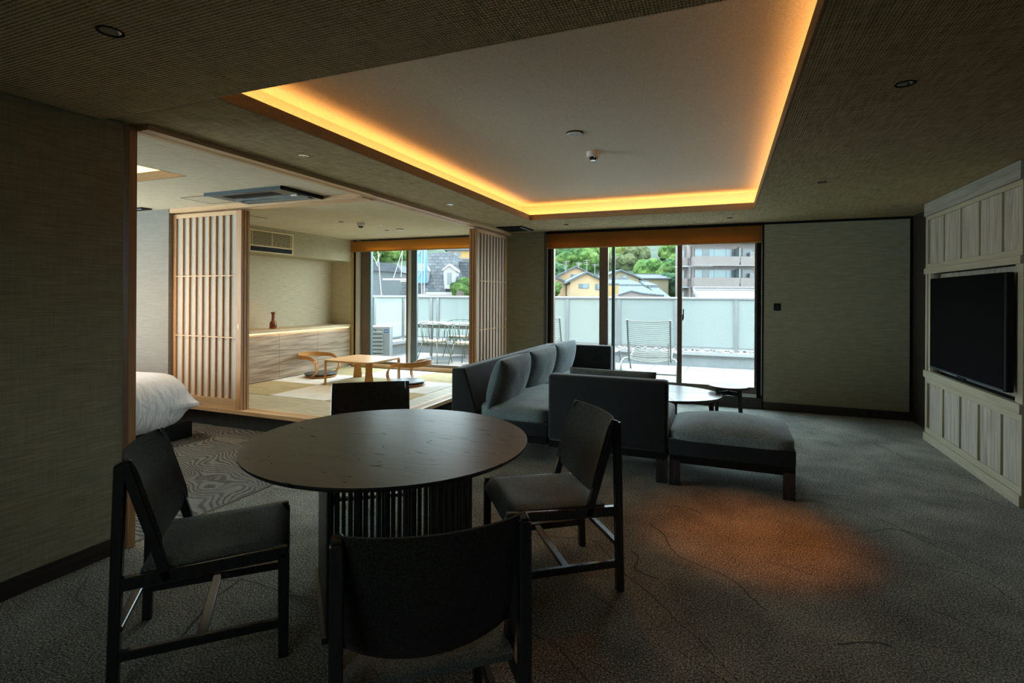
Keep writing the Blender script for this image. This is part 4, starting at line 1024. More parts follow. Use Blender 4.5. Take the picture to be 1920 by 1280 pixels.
def detector(label, x, y, z, m):
    t = thing('smoke_detector', label, 'smoke detector', (x, y, z), 0)
    MB().lathe([(0, 0), (0.05, 0), (0.05, -0.03), (0.044, -0.04), (0.03, -0.042), (0, -0.042)], n=24).build('body', m, t, True, angle=30)
    for k in range(4): MB().box(-0.006, 0.006, -0.004, 0.004, -0.054, -0.04).build('vane', 'white', t); o = t.children[-1]
    i = 0
    for c in t.children:
        if c.name.startswith('vane'): a = i * PI/2 + 0.6; c.location = (0.033 * math.cos(a), 0.033 * math.sin(a), 0); c.rotation_euler = (0, 0, a); i += 1
    MB().lathe([(0.024, -0.042), (0.026, -0.058), (0.02, -0.064), (0, -0.064)], n=20).build('sensor', 'black', t, True, angle=30)
    MB().lathe([(0.019, -0.064), (0.019, -0.068), (0, -0.068)], n=20).build('cap', 'chrome', t, True, angle=30)
detector('smoke detector hanging from the raised ceiling above the sofa', -0.97, 4.10, UZ, 'white')
detector('smoke detector on the straw-mat room ceiling', -4.36, 5.56, CZ, 'white')
# air-conditioning cassettes
ac = thing('ceiling_cassette', 'grey blue air-conditioner cassette in the ceiling over the bed end', 'air conditioner', (-3.99, 3.68, CZ), 0)
MB().prism([(-0.47, -0.24), (0.47, -0.24), (0.46, 0.24), (-0.46, 0.24)], -0.026, 0.0).build('panel', 'cassette', ac)
MB().box(-0.475, 0.475, -0.25, -0.235, -0.03, 0.0).build('front_edge', 'tvblue', ac)
MB().box(0.455, 0.475, -0.25, 0.25, -0.032, 0.0).build('end_edge', 'black', ac)
MB().box(-0.33, 0.27, -0.17, -0.05, -0.029, -0.026).build('intake', 'black', ac)
MB().box(-0.40, 0.44, 0.02, 0.06, -0.033, -0.026).build('vane', 'tvblue', ac)
MB().box(-0.40, 0.40, 0.13, 0.19, -0.032, -0.026).build('vane', 'tvblue', ac)
MB().box(0.33, 0.40, -0.01, 0.015, -0.035, -0.026).build('lamp_window', 'white', ac)
ht = thing('ceiling_hatch', 'thin square outline of an access hatch beside the ceiling cassette', 'access hatch', (-4.72, 3.69, CZ), 0)
for b_ in ((-0.17, 0.17, -0.175, -0.17), (-0.17, 0.17, 0.17, 0.175), (-0.175, -0.17, -0.17, 0.17), (0.17, 0.175, -0.17, 0.17)):
    MB().box(*b_, -0.003, 0).build('edge', 'black', ht)
MB().box(-0.168, 0.168, -0.168, 0.168, -0.0015, 0).build('cover', 'ceil_bed', ht)
h2 = thing('ceiling_hatch', 'access hatch outline in the straw-mat room ceiling beside the screens', 'access hatch', (-5.4, 4.65, CZ), 0)
MB().box(-0.2, 0.2, -0.2, -0.194, -0.003, 0).build('edge', 'black', h2); MB().box(0.194, 0.2, -0.2, 0.2, -0.003, 0).build('edge', 'black', h2)
a2 = thing('slot_cassette', 'dark flat air-conditioner panel in the ceiling corner above the screens', 'air conditioner', (-2.685, 6.76, CZ), 0)
MB().box(-0.19, 0.19, -0.235, 0.235, -0.014, 0.0, bev=0.003).build('panel', 'black', a2)
MB().box(0.135, 0.15, -0.18, 0.2, -0.0155, -0.013).build('slot', 'glazedup', a2)
a3 = thing('slot_cassette', 'dark flat panel in the ceiling over the bed', 'air conditioner', (-6.02, 3.80, CZ), 0)
MB().box(-0.2, 0.2, -0.06, 0.06, -0.014, 0.0, bev=0.003).build('panel', 'black', a3)
MB().box(-0.15, 0.15, -0.035, -0.02, -0.0155, -0.013).build('slot', 'glazedup', a3)
# ================================================================ terrace
TZ0 = 0.12
tf = bpy.data.objects.new('floor_terrace', None); COL.objects.link(tf); struct(tf)
MB().box(-7.4, 3.5, FY + 0.15, 10.7, -0.1, TZ0 - 0.015).build('bed', 'curb', tf)
tm = {}
for i in range(18):
    for j in range(6):
        x0 = -7.2 + i * 0.6; y0 = FY + 0.16 + j * 0.6 - 0.1
        k = 'tile2' if random.random() < 0.3 else 'tile'
        if k in tm:
            o = bpy.data.objects.new('paving_tile', tm[k]); COL.objects.link(o); o.parent = tf
        else:
            o = MB().box(0.002, 0.596, 0.002, 0.596, TZ0 - 0.015, TZ0, bev=0.002).build('paving_tile', k, tf); tm[k] = o.data
        o.location = (x0, y0 if j else y0 + 0.1, 0)
        if j == 0: o.scale = (1, 0.83, 1)
# parapet
sbox('wall_parapet', 'curb', -6.62, 3.5, 10.20, 10.42, 0.0, 0.34)
sbox('trim_parapet_cap', 'curbtop', -6.55, 3.5, 10.14, 10.46, 0.34, 0.40)
sbox('wall_parapet_left', 'curb', -6.85, -6.62, FY + 0.15, 10.42, 0.0, 0.34)
sbox('trim_parapet_cap_left', 'curbtop', -6.9, -6.55, FY + 0.15, 10.46, 0.34, 0.40)
def railing(label, p0, p1, posts, group=None):
    t = thing('balcony_railing', label, 'railing', (p0[0], p0[1], 0), math.atan2(p1[1] - p0[1], p1[0] - p0[0]))
    L = math.hypot(p1[0] - p0[0], p1[1] - p0[1])
    MB().box(0, L, -0.035, 0.035, 1.345, 1.395, bev=0.012).build('handrail', 'rail', t)
    MB().box(0, L, -0.02, 0.02, 0.455, 0.485).build('bottom_rail', 'rail', t)
    e = [0] + posts + [L]
    for x in posts: MB().box(x - 0.035, x + 0.035, -0.03, 0.03, 0.40, 1.345).build('post', 'rail', t)
    for a, b_ in zip(e, e[1:]):
        if b_ - a > 0.15: MB().box(a + 0.03, b_ - 0.03, -0.004, 0.004, 0.475, 1.345).build('frosted_panel', 'frost', t)
    return t
RY = 10.27
xs = [-5.93, -4.98, -3.96, -2.94, -1.90, -0.83, 0.20, 1.25, 2.3]
railing('long balcony railing with frosted panels across both windows', (-6.75, RY), (3.4, RY), [x + 6.75 for x in [-6.10] + xs])
railing('short balcony railing with frosted panels at the left side of the terrace', (-6.75, FY + 0.3), (-6.75, RY), [0.5, 1.5, 2.55])
# outdoor air-conditioning unit
au = thing('outdoor_unit', 'pale outdoor air-conditioning unit with louvred front on the terrace', 'outdoor unit', (-6.54, 7.84, TZ0), R(25))
MB().box(0, 0.86, 0, 0.32, 0.03, 0.70, bev=0.006).build('case', 'acbody', au)
MB().box(0.0, 0.72, -0.012, 0.0, 0.05, 0.64).build('recess', 'alum_g', au)
for k in range(8):
    z = 0.07 + k * 0.072
    MB().bar((0.02, -0.022, z + 0.02), (0.73, -0.022, z + 0.02), 0.03, 0.044, bev=0.003).build('louvre', 'acbody', au)
MB().box(0.755, 0.835, -0.002, 0.0, 0.585, 0.645).build('badge', 'badge', au)
MB().box(0.765, 0.825, -0.0035, -0.0015, 0.612, 0.618).build('badge_line', 'white', au)
MB().tube([(0.5, -0.03, 0.655), (0.56, -0.045, 0.66), (0.6, -0.04, 0.64), (0.61, -0.03, 0.6)], 0.006, 6).build('handle', 'black', au)
MB().box(0.05, 0.12, 0.02, 0.3, 0.0, 0.03).box(0.74, 0.81, 0.02, 0.3, 0.0, 0.03).build('foot', 'alum', au)
# table
gt = thing('garden_table', 'long white metal table on the terrace', 'table', (-4.95, 9.3, TZ0), 0)
MB().box(-0.9, 1.0, -0.38, 0.38, 0.705, 0.73, bev=0.004).build('top', 'curbtop', gt)
MB().box(-0.80, 0.9, -0.33, -0.30, 0.64, 0.69).box(-0.80, 0.9, 0.30, 0.33, 0.64, 0.69).box(-0.80, -0.77, -0.33, 0.33, 0.64, 0.69).build('frame', 'rail', gt)
for sx_, sy_ in ((-1, -1), (-1, 1), (1, -1), (1, 1)):
    x = -0.72 if sx_ < 0 else 0.85
    MB().bar((x, sy_ * 0.30, 0.69), (x + sx_ * 0.07, sy_ * 0.34, 0), 0.032, 0.032).build('leg', 'rail', gt)
def wire_chair(label):
    t = thing('wire_chair', label, 'chair', (0, 0, 0), 0, 'wire chairs at the terrace table')
    r = 0.0075; S = 0.40
    # faces +y
    hoop = [(0.225 * math.cos(a), 0.02 + 0.215 * math.sin(a), S) for a in [2 * PI * k / 24 for k in range(24)]]
    MB().tube(hoop, r, 6, True).build('seat_ring', 'sage', t, True)
    hoop2 = [(0.215 * math.cos(a), 0.02 + 0.205 * math.sin(a), S - 0.06) for a in [2 * PI * k / 24 for k in range(24)]]
    MB().tube(hoop2, r * 0.8, 6, True).build('lower_ring', 'sage', t, True)
    def top(a): # a in -1..1 round the back
        th_ = a * R(118); x = 0.30 * math.sin(th_); y = 0.03 - 0.25 * math.cos(th_)
        return Vector((x, y, 0.775 - 0.11 * abs(a) ** 2.2))
    pts = [top(k / 14 - 1) for k in range(29)]
    pts = [Vector((-0.245, 0.18, S - 0.0))] + pts + [Vector((0.245, 0.18, S))]
    MB().tube(pts, r * 1.2, 7).build('back_hoop', 'sage', t, True)
    for k in range(9):
        a = (k - 4) / 4 * 0.86; p = top(a); th_ = a * R(112)
        q_ = Vector((0.222 * math.sin(th_), 0.02 - 0.212 * math.cos(th_), S - 0.06))
        MB().tube([p, p.lerp(q_, 0.5) + Vector((0, 0, 0)), q_], r * 0.75, 6).build('rod', 'sage', t, True)
    for sx_, sy_ in ((-1, -1), (1, -1), (-1, 1), (1, 1)):
        MB().tube([(sx_ * 0.17, 0.02 + sy_ * 0.15, S), (sx_ * 0.25, 0.02 + sy_ * 0.23, 0)], r, 6).build('leg', 'sage', t, True)
    MB().lathe([(0, 0), (0.205, 0), (0.215, 0.012), (0.205, 0.03), (0, 0.032)], (0, 0.02, S + 0.002), 28).build('seat_pad', 'seatpad', t, True, angle=40)
    return t
w0 = wire_chair('sage green wire chair at the terrace table, left of the two in front')
w0.location = (-5.10, 8.68, TZ0); w0.rotation_euler = (0, 0, R(-8))
copy_tree(w0, (-4.38, 8.60, TZ0), R(-6), 'sage green wire chair, right of the two in front of the terrace table')
copy_tree(w0, (-4.42, 9.85, TZ0), R(178), 'sage green wire chair on the far side of the terrace table')
copy_tree(w0, (-5.20, 9.88, TZ0), R(184), 'sage green wire chair on the far side of the terrace table, at its left end')
def lounge(label):
    t = thing('wire_lounger', label, 'lounge chair', (0, 0, 0), 0, 'wire lounge chairs on the terrace')
    w = 0.315; r = 0.011
    seat0 = Vector((0, 0.20, 0.30)); seat1 = Vector((0, 0.98, 0.40)); top = Vector((0, -0.06, 0.93))
    for s in (-1, 1):
        MB().bar((s * w, 0.20, 0.27), (s * w, -0.06, 0.93), 0.022, 0.034, up=(0, 1, 0)).build('back_side', 'wirew', t)
        MB().bar((s * w, 0.20, 0.285), (s * w, 0.98, 0.38), 0.022, 0.03).build('seat_side', 'wirew', t)
        x = s * (w + 0.10)
        MB().tube([(s * (w + 0.0), 0.35, 0.31), (x - s * 0.03, 0.2, 0.31), (x, 0.05, 0.27), (x, 0.0, 0.2), (x, -0.02, 0)], 0.015, 8).build('leg', 'wirew', t, True)
        MB().tube([(s * w, 0.85, 0.36), (x, 0.95, 0.33), (x, 1.2, 0.25), (x, 1.36, 0.0)], 0.015, 8).build('leg', 'wirew', t, True)
        MB().tube([(s * (w - 0.03), 0.12, 0.24), (s * (w - 0.03), 0.06, 0.28), (s * (w - 0.03), 0.02, 0.56), (s * (w - 0.015), 0.03, 0.60), (s * w, 0.06, 0.59)], 0.006, 6).build('hinge_wire', 'wirew', t, True)
    MB().bar((-w - 0.10, -0.01, 0.11), (w + 0.10, -0.01, 0.11), 0.02, 0.024).build('rear_bar', 'wirew', t)
    mb = MB(); m2 = MB()
    for k in range(19):
        f = k / 18
        c = Vector((0, 0.18, 0.36)).lerp(Vector((0, -0.055, 0.915)), f); dip = 0.05
        pts = [c + Vector((a * w, 0.0 + -dip * (1 - a * a) , -dip * 0.3 * (1 - a * a))) for a in [i / 6 - 1 for i in range(13)]]
        o = MB().tube(pts, 0.0046 if 0 < k < 18 else 0.008, 5).build('back_wire', 'wirew', t, True)
    for k in range(16):
        f = k / 15
        c = Vector((0, 0.24, 0.305)).lerp(Vector((0, 0.97, 0.395)), f); dip = 0.05
        pts = [c + Vector((a * w, 0, -dip * (1 - a * a))) for a in [i / 6 - 1 for i in range(13)]]
        MB().tube(pts, 0.0046 if 0 < k < 15 else 0.008, 5).build('seat_wire', 'wirew', t, True)
    return t
l0 = lounge('cream wire lounge chair on the terrace, in the middle of the lounge window')
l0.location = (-1.06, 8.17, TZ0); l0.rotation_euler = (0, 0, R(3))
copy_tree(l0, (-2.80, 8.25, TZ0), R(4), 'cream wire lounge chair on the terrace at the left edge of the lounge window')
dt = thing('garden_side_table', 'small cream metal side table between the terrace lounge chairs', 'table', (-1.95, 9.05, TZ0), 0)
MB().box(-0.27, 0.27, -0.27, 0.27, 0.34, 0.355).build('top', 'wirew', dt)
for sx_, sy_ in ((-1, -1), (1, -1), (-1, 1), (1, 1)): MB().bar((sx_ * 0.24, sy_ * 0.24, 0.34), (sx_ * 0.27, sy_ * 0.27, 0), 0.02).build('leg', 'wirew', dt)
# things lying on the parapet: white pebbles seen below the frosted panels
MB_p = MB()
rnd = random.Random(4)
for k in range(260):
    x = rnd.uniform(-6.2, 2.6); y = RY + rnd.uniform(-0.09, 0.14); s_ = rnd.uniform(0.018, 0.04)
    MB_p.lathe([(0, -s_ * 0.5), (s_ * 0.9, -s_ * 0.25), (s_, 0.1 * s_), (s_ * 0.6, s_ * 0.6), (0, s_ * 0.75)], (x, y, 0.40 + s_ * 0.4), 6)
pb = MB_p.build('pebbles', 'curbtop', None, True); tag(pb, 'white pebbles scattered along the parapet under the railing', 'pebbles', None, 'stuff')
# ================================================================ town and hillside beyond
FW = Vector((-math.sin(YAW), math.cos(YAW), 0)); RT = Vector((math.cos(YAW), math.sin(YAW), 0))
FPX, VPY = 984.67, 554.66
def wp(u, v, D):   # a point that far away, for setting out the town
    return RT * ((u - 960) / FPX * D) + FW * D + Vector((0, 0, H - (v - VPY) / FPX * D + (u - 960) / FPX * D * math.sin(ROLL)))
def town(name, label, cat, u, D, group=None, turn=0, z=-9.0):
    p = wp(u, VPY, D); return thing(name, label, cat, (p.x, p.y, z), YAW + turn, group)
M['yellow'] = m_plain('yellow_render', (0.27, 0.185, 0.105), 0.9, var=0.07, scale=0.8)
M['beige'] = m_plain('beige_render', (0.168, 0.138, 0.085), 0.9, var=0.07, scale=0.8)
M['roofgrey'] = m_brick('grey_roof_tiles', (0.053, 0.062, 0.068), (0.074, 0.084, 0.089), (0.031, 0.035, 0.039), 0.30, 0.28, 'Object', (0, 0, 0), 0.5, 0.03)
M['roofblue'] = m_brick('blue_grey_roof_tiles', (0.055, 0.076, 0.083), (0.086, 0.103, 0.107), (0.029, 0.039, 0.043), 0.42, 0.6, 'Object', (0, 0, 0), 0.4, 0.06)
M['shingle'] = m_brick('slate_shingles', (0.040, 0.044, 0.048), (0.075, 0.080, 0.085), (0.014, 0.015, 0.017), 0.34, 0.19, 'Object', (R(90), 0, 0), 0.7, 0.02)
M['tarp'] = m_plain('blue_tarpaulin', (0.020, 0.097, 0.176), 0.6, var=0.25, scale=0.8)
M['conc'] = m_plain('pinkish_grey_panel', (0.118, 0.097, 0.089), 0.85, var=0.05, scale=1)
M['conc2'] = m_plain('light_grey_panel', (0.134, 0.116, 0.113), 0.85, var=0.05, scale=1)
M['winblue'] = m_plain('pale_blue_window', (0.076, 0.123, 0.135), 0.2, var=0.1, scale=0.4)
M['windark'] = m_plain('dark_grey_window', (0.047, 0.059, 0.064), 0.25, var=0.15, scale=0.4)
M['wallgrey'] = m_plain('dark_grey_cladding', (0.047, 0.053, 0.056), 0.8, var=0.1, scale=0.7)
M['red'] = m_plain('red_paint', (0.162, 0.015, 0.009), 0.5)
M['orange'] = m_plain('orange_render', (0.220, 0.132, 0.035), 0.8)
M['townwhite'] = m_plain('town_white', (0.171, 0.157, 0.150), 0.8, var=0.08, scale=0.5)
def m_leaf(name, a, b_, c_):
    m, nt, bs = nmat(name)
    n1 = noise_t(nt, coords(nt, 'Object'), 1.1, 6, 0.75)
    nt.links.new(ramp(nt, n1, [(0.34, a), (0.5, b_), (0.66, c_)]), bs.inputs['Base Color']); setp(bs, rough=0.9, spec=0.1)
    bump(nt, bs, n1, 1.0, 0.5); return m
M['leaf_a'] = m_leaf('bright_foliage', (0.012, 0.029, 0.008), (0.038, 0.076, 0.017), (0.088, 0.123, 0.035))
M['leaf_b'] = m_leaf('mid_foliage', (0.008, 0.024, 0.012), (0.024, 0.056, 0.024), (0.056, 0.091, 0.035))
M['leaf_c'] = m_leaf('dull_foliage', (0.015, 0.024, 0.010), (0.044, 0.056, 0.024), (0.083, 0.088, 0.044))
M['bark'] = m_plain('bark', (0.029, 0.024, 0.017), 0.9)
M['soil'] = m_plain('hill_undergrowth', (0.015, 0.029, 0.012), 0.95, var=0.4, scale=0.3)
# ground and hill
def hillf(D, X):
    z = -9.5
    if D > 86: z += (min(D, 300) - 86) * (0.30 - 0.0004 * X) + 2.0 * math.sin(X * 0.05)
    return z
mb = MB()
mb.grid(lambda u, v: (lambda X, D: RT * X + FW * D + Vector((0, 0, hillf(D, X))))((u - 0.5) * 420, 14 + v ** 1.3 * 330), 40, 40)
hl = mb.build('ground_hillside', 'soil', None, True); struct(hl)
# trees
def crown_mesh(seed, mat):
    rnd = random.Random(seed); mb = MB(); b = mb.bm
    for k in range(9):
        if k == 0: c = Vector((0, 0, 0)); rr = 1.0
        else:
            a = rnd.uniform(0, 2 * PI); e = rnd.uniform(-0.3, 1.0); c = Vector((math.cos(a) * 0.75, math.sin(a) * 0.75, e * 0.6)); rr = rnd.uniform(0.42, 0.62)
        tmp = bmesh.new(); bmesh.ops.create_icosphere(tmp, subdivisions=3, radius=1)
        mp = {}
        for v in tmp.verts:
            n_ = v.co.normalized(); d = 1 + 0.22 * noise.noise(n_ * 3 + Vector((seed, k, 0))) + 0.16 * noise.noise(n_ * 9 + Vector((k, seed, 3)))
            mp[v.index] = b.verts.new(c + n_ * rr * d)
        for f in tmp.faces: b.faces.new([mp[v.index] for v in f.verts])
        tmp.free()
    me = bpy.data.meshes.new('crown'); b.to_mesh(me); b.free()
    me.materials.append(M[mat]); return me
crowns = [(crown_mesh(s, m), m) for s, m in ((1, 'leaf_a'), (2, 'leaf_a'), (3, 'leaf_b'), (4, 'leaf_b'), (5, 'leaf_c'))]
tmb = MB().tube([(0, 0, 0), (0.1, 0, 0.5), (0, 0.05, 1)], 0.06, 6, rs=[0.07, 0.055, 0.035]); tk = tmb.build('trunk', 'bark'); trunk_me = tk.data; bpy.data.objects.remove(tk)
def tree(u, v, D, r, k, label, group='trees on the hillside', cr=1.0):
    p = wp(u, v, D); X = p.dot(RT); g = min(hillf(D, X), p.z - r * 0.9)
    t = thing('leafy_tree', label, 'tree', (p.x, p.y, g), YAW + (k * 1.7 + u) % 6.28, group)
    o = bpy.data.objects.new('crown', crowns[k][0]); COL.objects.link(o); o.parent = t; o.location = (0, 0, p.z - g); o.scale = (r * 0.72, r * 0.72, r * 0.72 * cr)
    o = bpy.data.objects.new('trunk', trunk_me); COL.objects.link(o); o.parent = t; hh = p.z - g; o.scale = (hh * 0.6, hh * 0.6, hh)
    return t
rnd = random.Random(11)
kinds = ['bright green rounded tree on the hillside', 'bright green rounded tree on the hillside', 'darker green tree on the hillside', 'darker green tree on the hillside', 'olive green tree on the hillside']
n_ = 0
ORD = ['first', 'second', 'third', 'fourth', 'fifth', 'sixth', 'seventh', 'eighth', 'ninth', 'tenth', 'eleventh', 'twelfth']
ROWN = ['topmost', 'second', 'third', 'fourth', 'fifth', 'lowest']
for row, (v, D, r) in enumerate(((438, 235, 8.0), (452, 210, 7.0), (467, 185, 6.2), (482, 160, 5.4), (497, 140, 4.6), (511, 122, 4.0))):
    for u0, u1 in ((1022, 1292), (676, 800)):
        u = u0 + (row % 2) * 12; col_ = -1
        while u < u1:
            skip = (1205 < u < 1262 and 455 < v < 500) or (v > 505 and not (1195 < u < 1270 or 1030 < u < 1070)) or (u < 800 and v > 490)
            if not skip:
                col_ += 1
                if u < 1130: k = rnd.choice([0, 1, 0, 2])
                elif u < 1215: k = rnd.choice([2, 4, 3, 4, 0])
                else: k = rnd.choice([0, 1, 2])
                vv = v + rnd.uniform(-5, 5)
                tree(u, vv, D + rnd.uniform(-6, 6), r * rnd.uniform(0.85, 1.2), k, ['bright green', 'bright green', 'darker green', 'darker green', 'olive green'][k] + ' tree, ' + ORD[col_] + ' from left, ' + ROWN[row] + ' hillside row, ' + ('straw-mat room window' if u < 900 else 'lounge window'), 'trees on the hillside')
                n_ += 1
            u += r / D * FPX * 1.15
tree(1266, 535, 80, 2.6, 2, 'dark green tree between the grey roofs and the apartment block', None)
tree(1260, 515, 84, 3.0, 0, 'bright green tree above the flat-roofed house, beside the apartment block', None)
tree(1036, 543, 60, 1.2, 0, 'small bright bush at the left foot of the yellow houses', None)
tree(874, 541, 30, 0.85, 0, 'bright green bush beside the grey mansard roof', None)
tree(862, 545, 29, 0.6, 1, 'low green bush just left of the paper screens, over the railing', None)

def house(name, label, u, D, wallm, hw, eave_v, apex_v, depth, roofm='roofgrey', turn=0, base=-9.0, wins=(), over=0.5, ax=0.0):
    """gable towards the viewer: half width hw metres"""
    t = town(name, label, 'house', u, D, None, turn, base)
    ze = H - (eave_v - VPY) / FPX * D - base; za = H - (apex_v - VPY) / FPX * D - base
    MB().prism([(-hw, 0), (hw, 0), (hw, ze), (ax, za), (-hw, ze)], 0, depth, 'Y').build('wall', wallm, t)
    for s in (-1, 1):
        ex = s * (hw + over); ez = ze - (za - ze) * over / (hw - s * ax)
        MB().prism([(ax, za + 0.02), (ex, ez), (ex, ez + 0.22), (ax, za + 0.26)], -0.45, depth + 0.3, 'Y').build('roof_slope', roofm, t)
    for (x, z, w, h_) in wins:
        o = MB().box(x - w / 2, x + w / 2, -0.05, 0.02, z - base - h_ / 2, z - base + h_ / 2).build('window', 'windark', t)
        MB().box(x - w * 0.1, x + w * 0.42, -0.07, -0.05, z - base - h_ * 0.4, z - base + h_ * 0.4).build('pane', 'winblue', o)
    return t
zz = lambda v, D: H - (v - VPY) / FPX * D
house('gabled_house', 'yellow gabled house with shuttered windows, nearest behind the railing', 1100, 62, 'yellow', 1.95, 527, 511.5, 9, wins=((-0.35, zz(535.5, 62), 1.2, 0.55), (1.35, zz(537, 62), 0.7, 0.7)))
house('gabled_house', 'yellow gabled house behind and above the nearer one', 1080, 72, 'yellow', 2.5, 517.5, 500.5, 9, wins=((-0.3, zz(516, 72), 0.9, 0.4),))
house('gabled_house', 'yellow house with sloping tiled roof at the left edge of the lounge window', 1028, 66, 'yellow', 2.2, 530, 515, 9)
house('gabled_house', 'beige gabled house behind the long grey roof', 1163, 74, 'beige', 2.6, 521, 507, 9, wins=((0.5, zz(517.5, 74), 0.9, 0.4),))
def slab(name, label, u0, v0, u1, v1, D, dep, wallm, roofm, vb=575, hip=0.0):
    """eave line along the front from u0 to u1; ridge at v0, eave at v1"""
    t = town(name, label, 'house', (u0 + u1) / 2, D, None, 0, -9.0)
    hw = (u1 - u0) / 2 / FPX * D; zr = zz(v0, D + dep) + 9; ze = zz(v1, D) + 9
    mb = MB(); b = mb.bm
    p = [b.verts.new(q) for q in ((-hw, -0.3, ze), (hw, -0.3, ze), (hw - hip, dep, zr), (-hw + hip * 0.3, dep, zr))]
    q_ = [b.verts.new(v.co + Vector((0, 0, -0.18))) for v in p]
    b.faces.new(p); b.faces.new(list(reversed(q_)))
    for k in range(4): b.faces.new((p[k], p[(k + 1) % 4], q_[(k + 1) % 4], q_[k]))
    mb.build('roof_slope', roofm, t)
    MB().box(-hw + 0.3, hw - 0.3, 0, dep + 1.5, 0, ze - 0.05).build('wall', wallm, t)
    MB().tube([(-hw + hip * 0.3, dep, zr), (hw - hip, dep, zr)], 0.13, 6).build('ridge', 'roofgrey', t)
    return t
slab('long_roofed_house', 'house with a long low grey roof in front of the beige gable', 1134, 522, 1206, 532, 64, 3.5, 'beige', 'roofgrey', hip=1.0)
slab('tiled_house', 'house with a broad blue grey tiled roof just above the railing', 1160, 534, 1237, 551, 46, 4.0, 'beige', 'roofblue', hip=0.6)
slab('tiled_house', 'small house with a blue grey tiled roof, right of the broad one', 1238, 537, 1257, 556, 47, 4.0, 'beige', 'roofblue')
slab('tiled_house', 'grey tiled roof stepped up beside the flat-roofed house', 1208, 526, 1232, 533, 58, 2.5, 'beige', 'roofblue', hip=0.5)
slab('flat_roofed_house', 'beige house with a pale flat roof before the hillside trees', 1197, 513, 1257, 520, 78, 4, 'beige', 'roofgrey')
sg = town('low_gabled_house', 'low house with a rounded gable just over the railing', 'house', 1183, 40, None)
MB().prism([(-1.1, 0), (2.5, 0), (2.5, 9 + zz(553, 40)), (0.9, 9 + zz(550, 40)), (0.0, 9 + zz(545.5, 40)), (-0.9, 9 + zz(552, 40))], 0, 2, 'Y').build('wall', 'conc', sg)
MB().tube([(-1.0, -0.1, 9.03 + zz(552.5, 40)), (0.0, -0.1, 9.05 + zz(545.5, 40)), (0.9, -0.1, 9.05 + zz(550, 40)), (2.5, -0.1, 9.04 + zz(553, 40))], 0.07, 6).build('ridge', 'roofgrey', sg)
ow = town('orange_wall', 'orange painted wall between the yellow house and the tiled roofs', 'wall', 1147, 43)
MB().box(-0.55, 0.55, 0, 0.3, 0, 9 + zz(533, 43)).build('panel', 'orange', ow)
MB().box(-0.57, 0.57, -0.05, 0.35, 9 + zz(533, 43), 9.12 + zz(533, 43)).build('coping', 'roofgrey', ow)
rc = town('red_cone_roof', 'red pointed canopy below the thin mast', 'canopy', 1152, 44)
MB().lathe([(0.5, 0), (0.03, 0.85), (0, 0.86)], (0, 0, 9 + zz(553.5, 44)), 10).build('canopy', 'red', rc)
MB().tube([(0, 0, 0), (0, 0, 9 + zz(484, 44))], 0.03, 5).build('mast', 'rail', rc)
def antenna(u, vt, vb, D, n, label):
    t = town('roof_antenna', label, 'antenna', u, D, 'television antennas over the yellow houses', 0, zz(vb, D))
    hh = zz(vt, D) - zz(vb, D)
    MB().tube([(0, 0, 0), (0, 0, hh)], 0.035, 5).build('mast', 'townwhite', t)
    for k in range(n): MB().bar((-0.45 + k * 0.06, 0.05 * k, hh * (0.92 - 0.13 * k)), (0.45 - k * 0.06, -0.05 * k, hh * (0.92 - 0.13 * k)), 0.04).build('rod', 'townwhite', t)
antenna(1061, 488, 512, 71, 5, 'leftmost white television antenna over the yellow houses')
antenna(1084.5, 491, 502, 70, 4, 'white television antenna at the ridge of the upper yellow house')
antenna(1100, 486, 512, 69, 3, 'white television antenna standing above the nearer yellow gable')
antenna(1115, 493, 515, 69, 2, 'rightmost white television antenna over the yellow houses')
# pale hotel and villa on the hill
def block(name, label, u0, u1, v0, v1, D, dep, wm, rows, colsn, roof='roofgrey', cat='building'):
    t = town(name, label, cat, (u0 + u1) / 2, D, None, 0, zz(v1, D) - 6)
    hw = (u1 - u0) / 2 / FPX * D; hh = zz(v0, D) - (zz(v1, D) - 6)
    MB().box(-hw, hw, 0, dep, 0, hh).build('wall', wm, t)
    MB().box(-hw - 0.5, hw + 0.5, -0.6, dep, hh, hh + 0.5).build('roof', roof, t)
    fl = (hh - 6) / rows
    for r_ in range(rows):
        MB().box(-hw - 0.3, hw + 0.3, -0.5, 0, 6 + fl * r_ - 0.1, 6 + fl * r_ + 0.2).build('ledge', 'conc', t)
        for c in range(colsn):
            x = -hw + (c + 0.5) * 2 * hw / colsn; w = hw / colsn * 0.62
            MB().box(x - w, x + w, -0.06, 0.02, 6 + fl * (r_ + 0.3), 6 + fl * (r_ + 0.78)).build('window', 'windark', t)
    return t
block('hillside_hotel', 'pale hotel building among the trees high on the hill', 1213, 1262, 462, 476, 190, 12, 'townwhite', 2, 7)
block('hillside_villa', 'white villa block lower down the hillside among the trees', 1217, 1246, 479, 491, 182, 5, 'townwhite', 3, 6)
block('hillside_lodge', 'low lodge with a wide pale roof on the wooded hillside', 1196, 1214, 499, 503, 150, 3, 'conc', 1, 3)
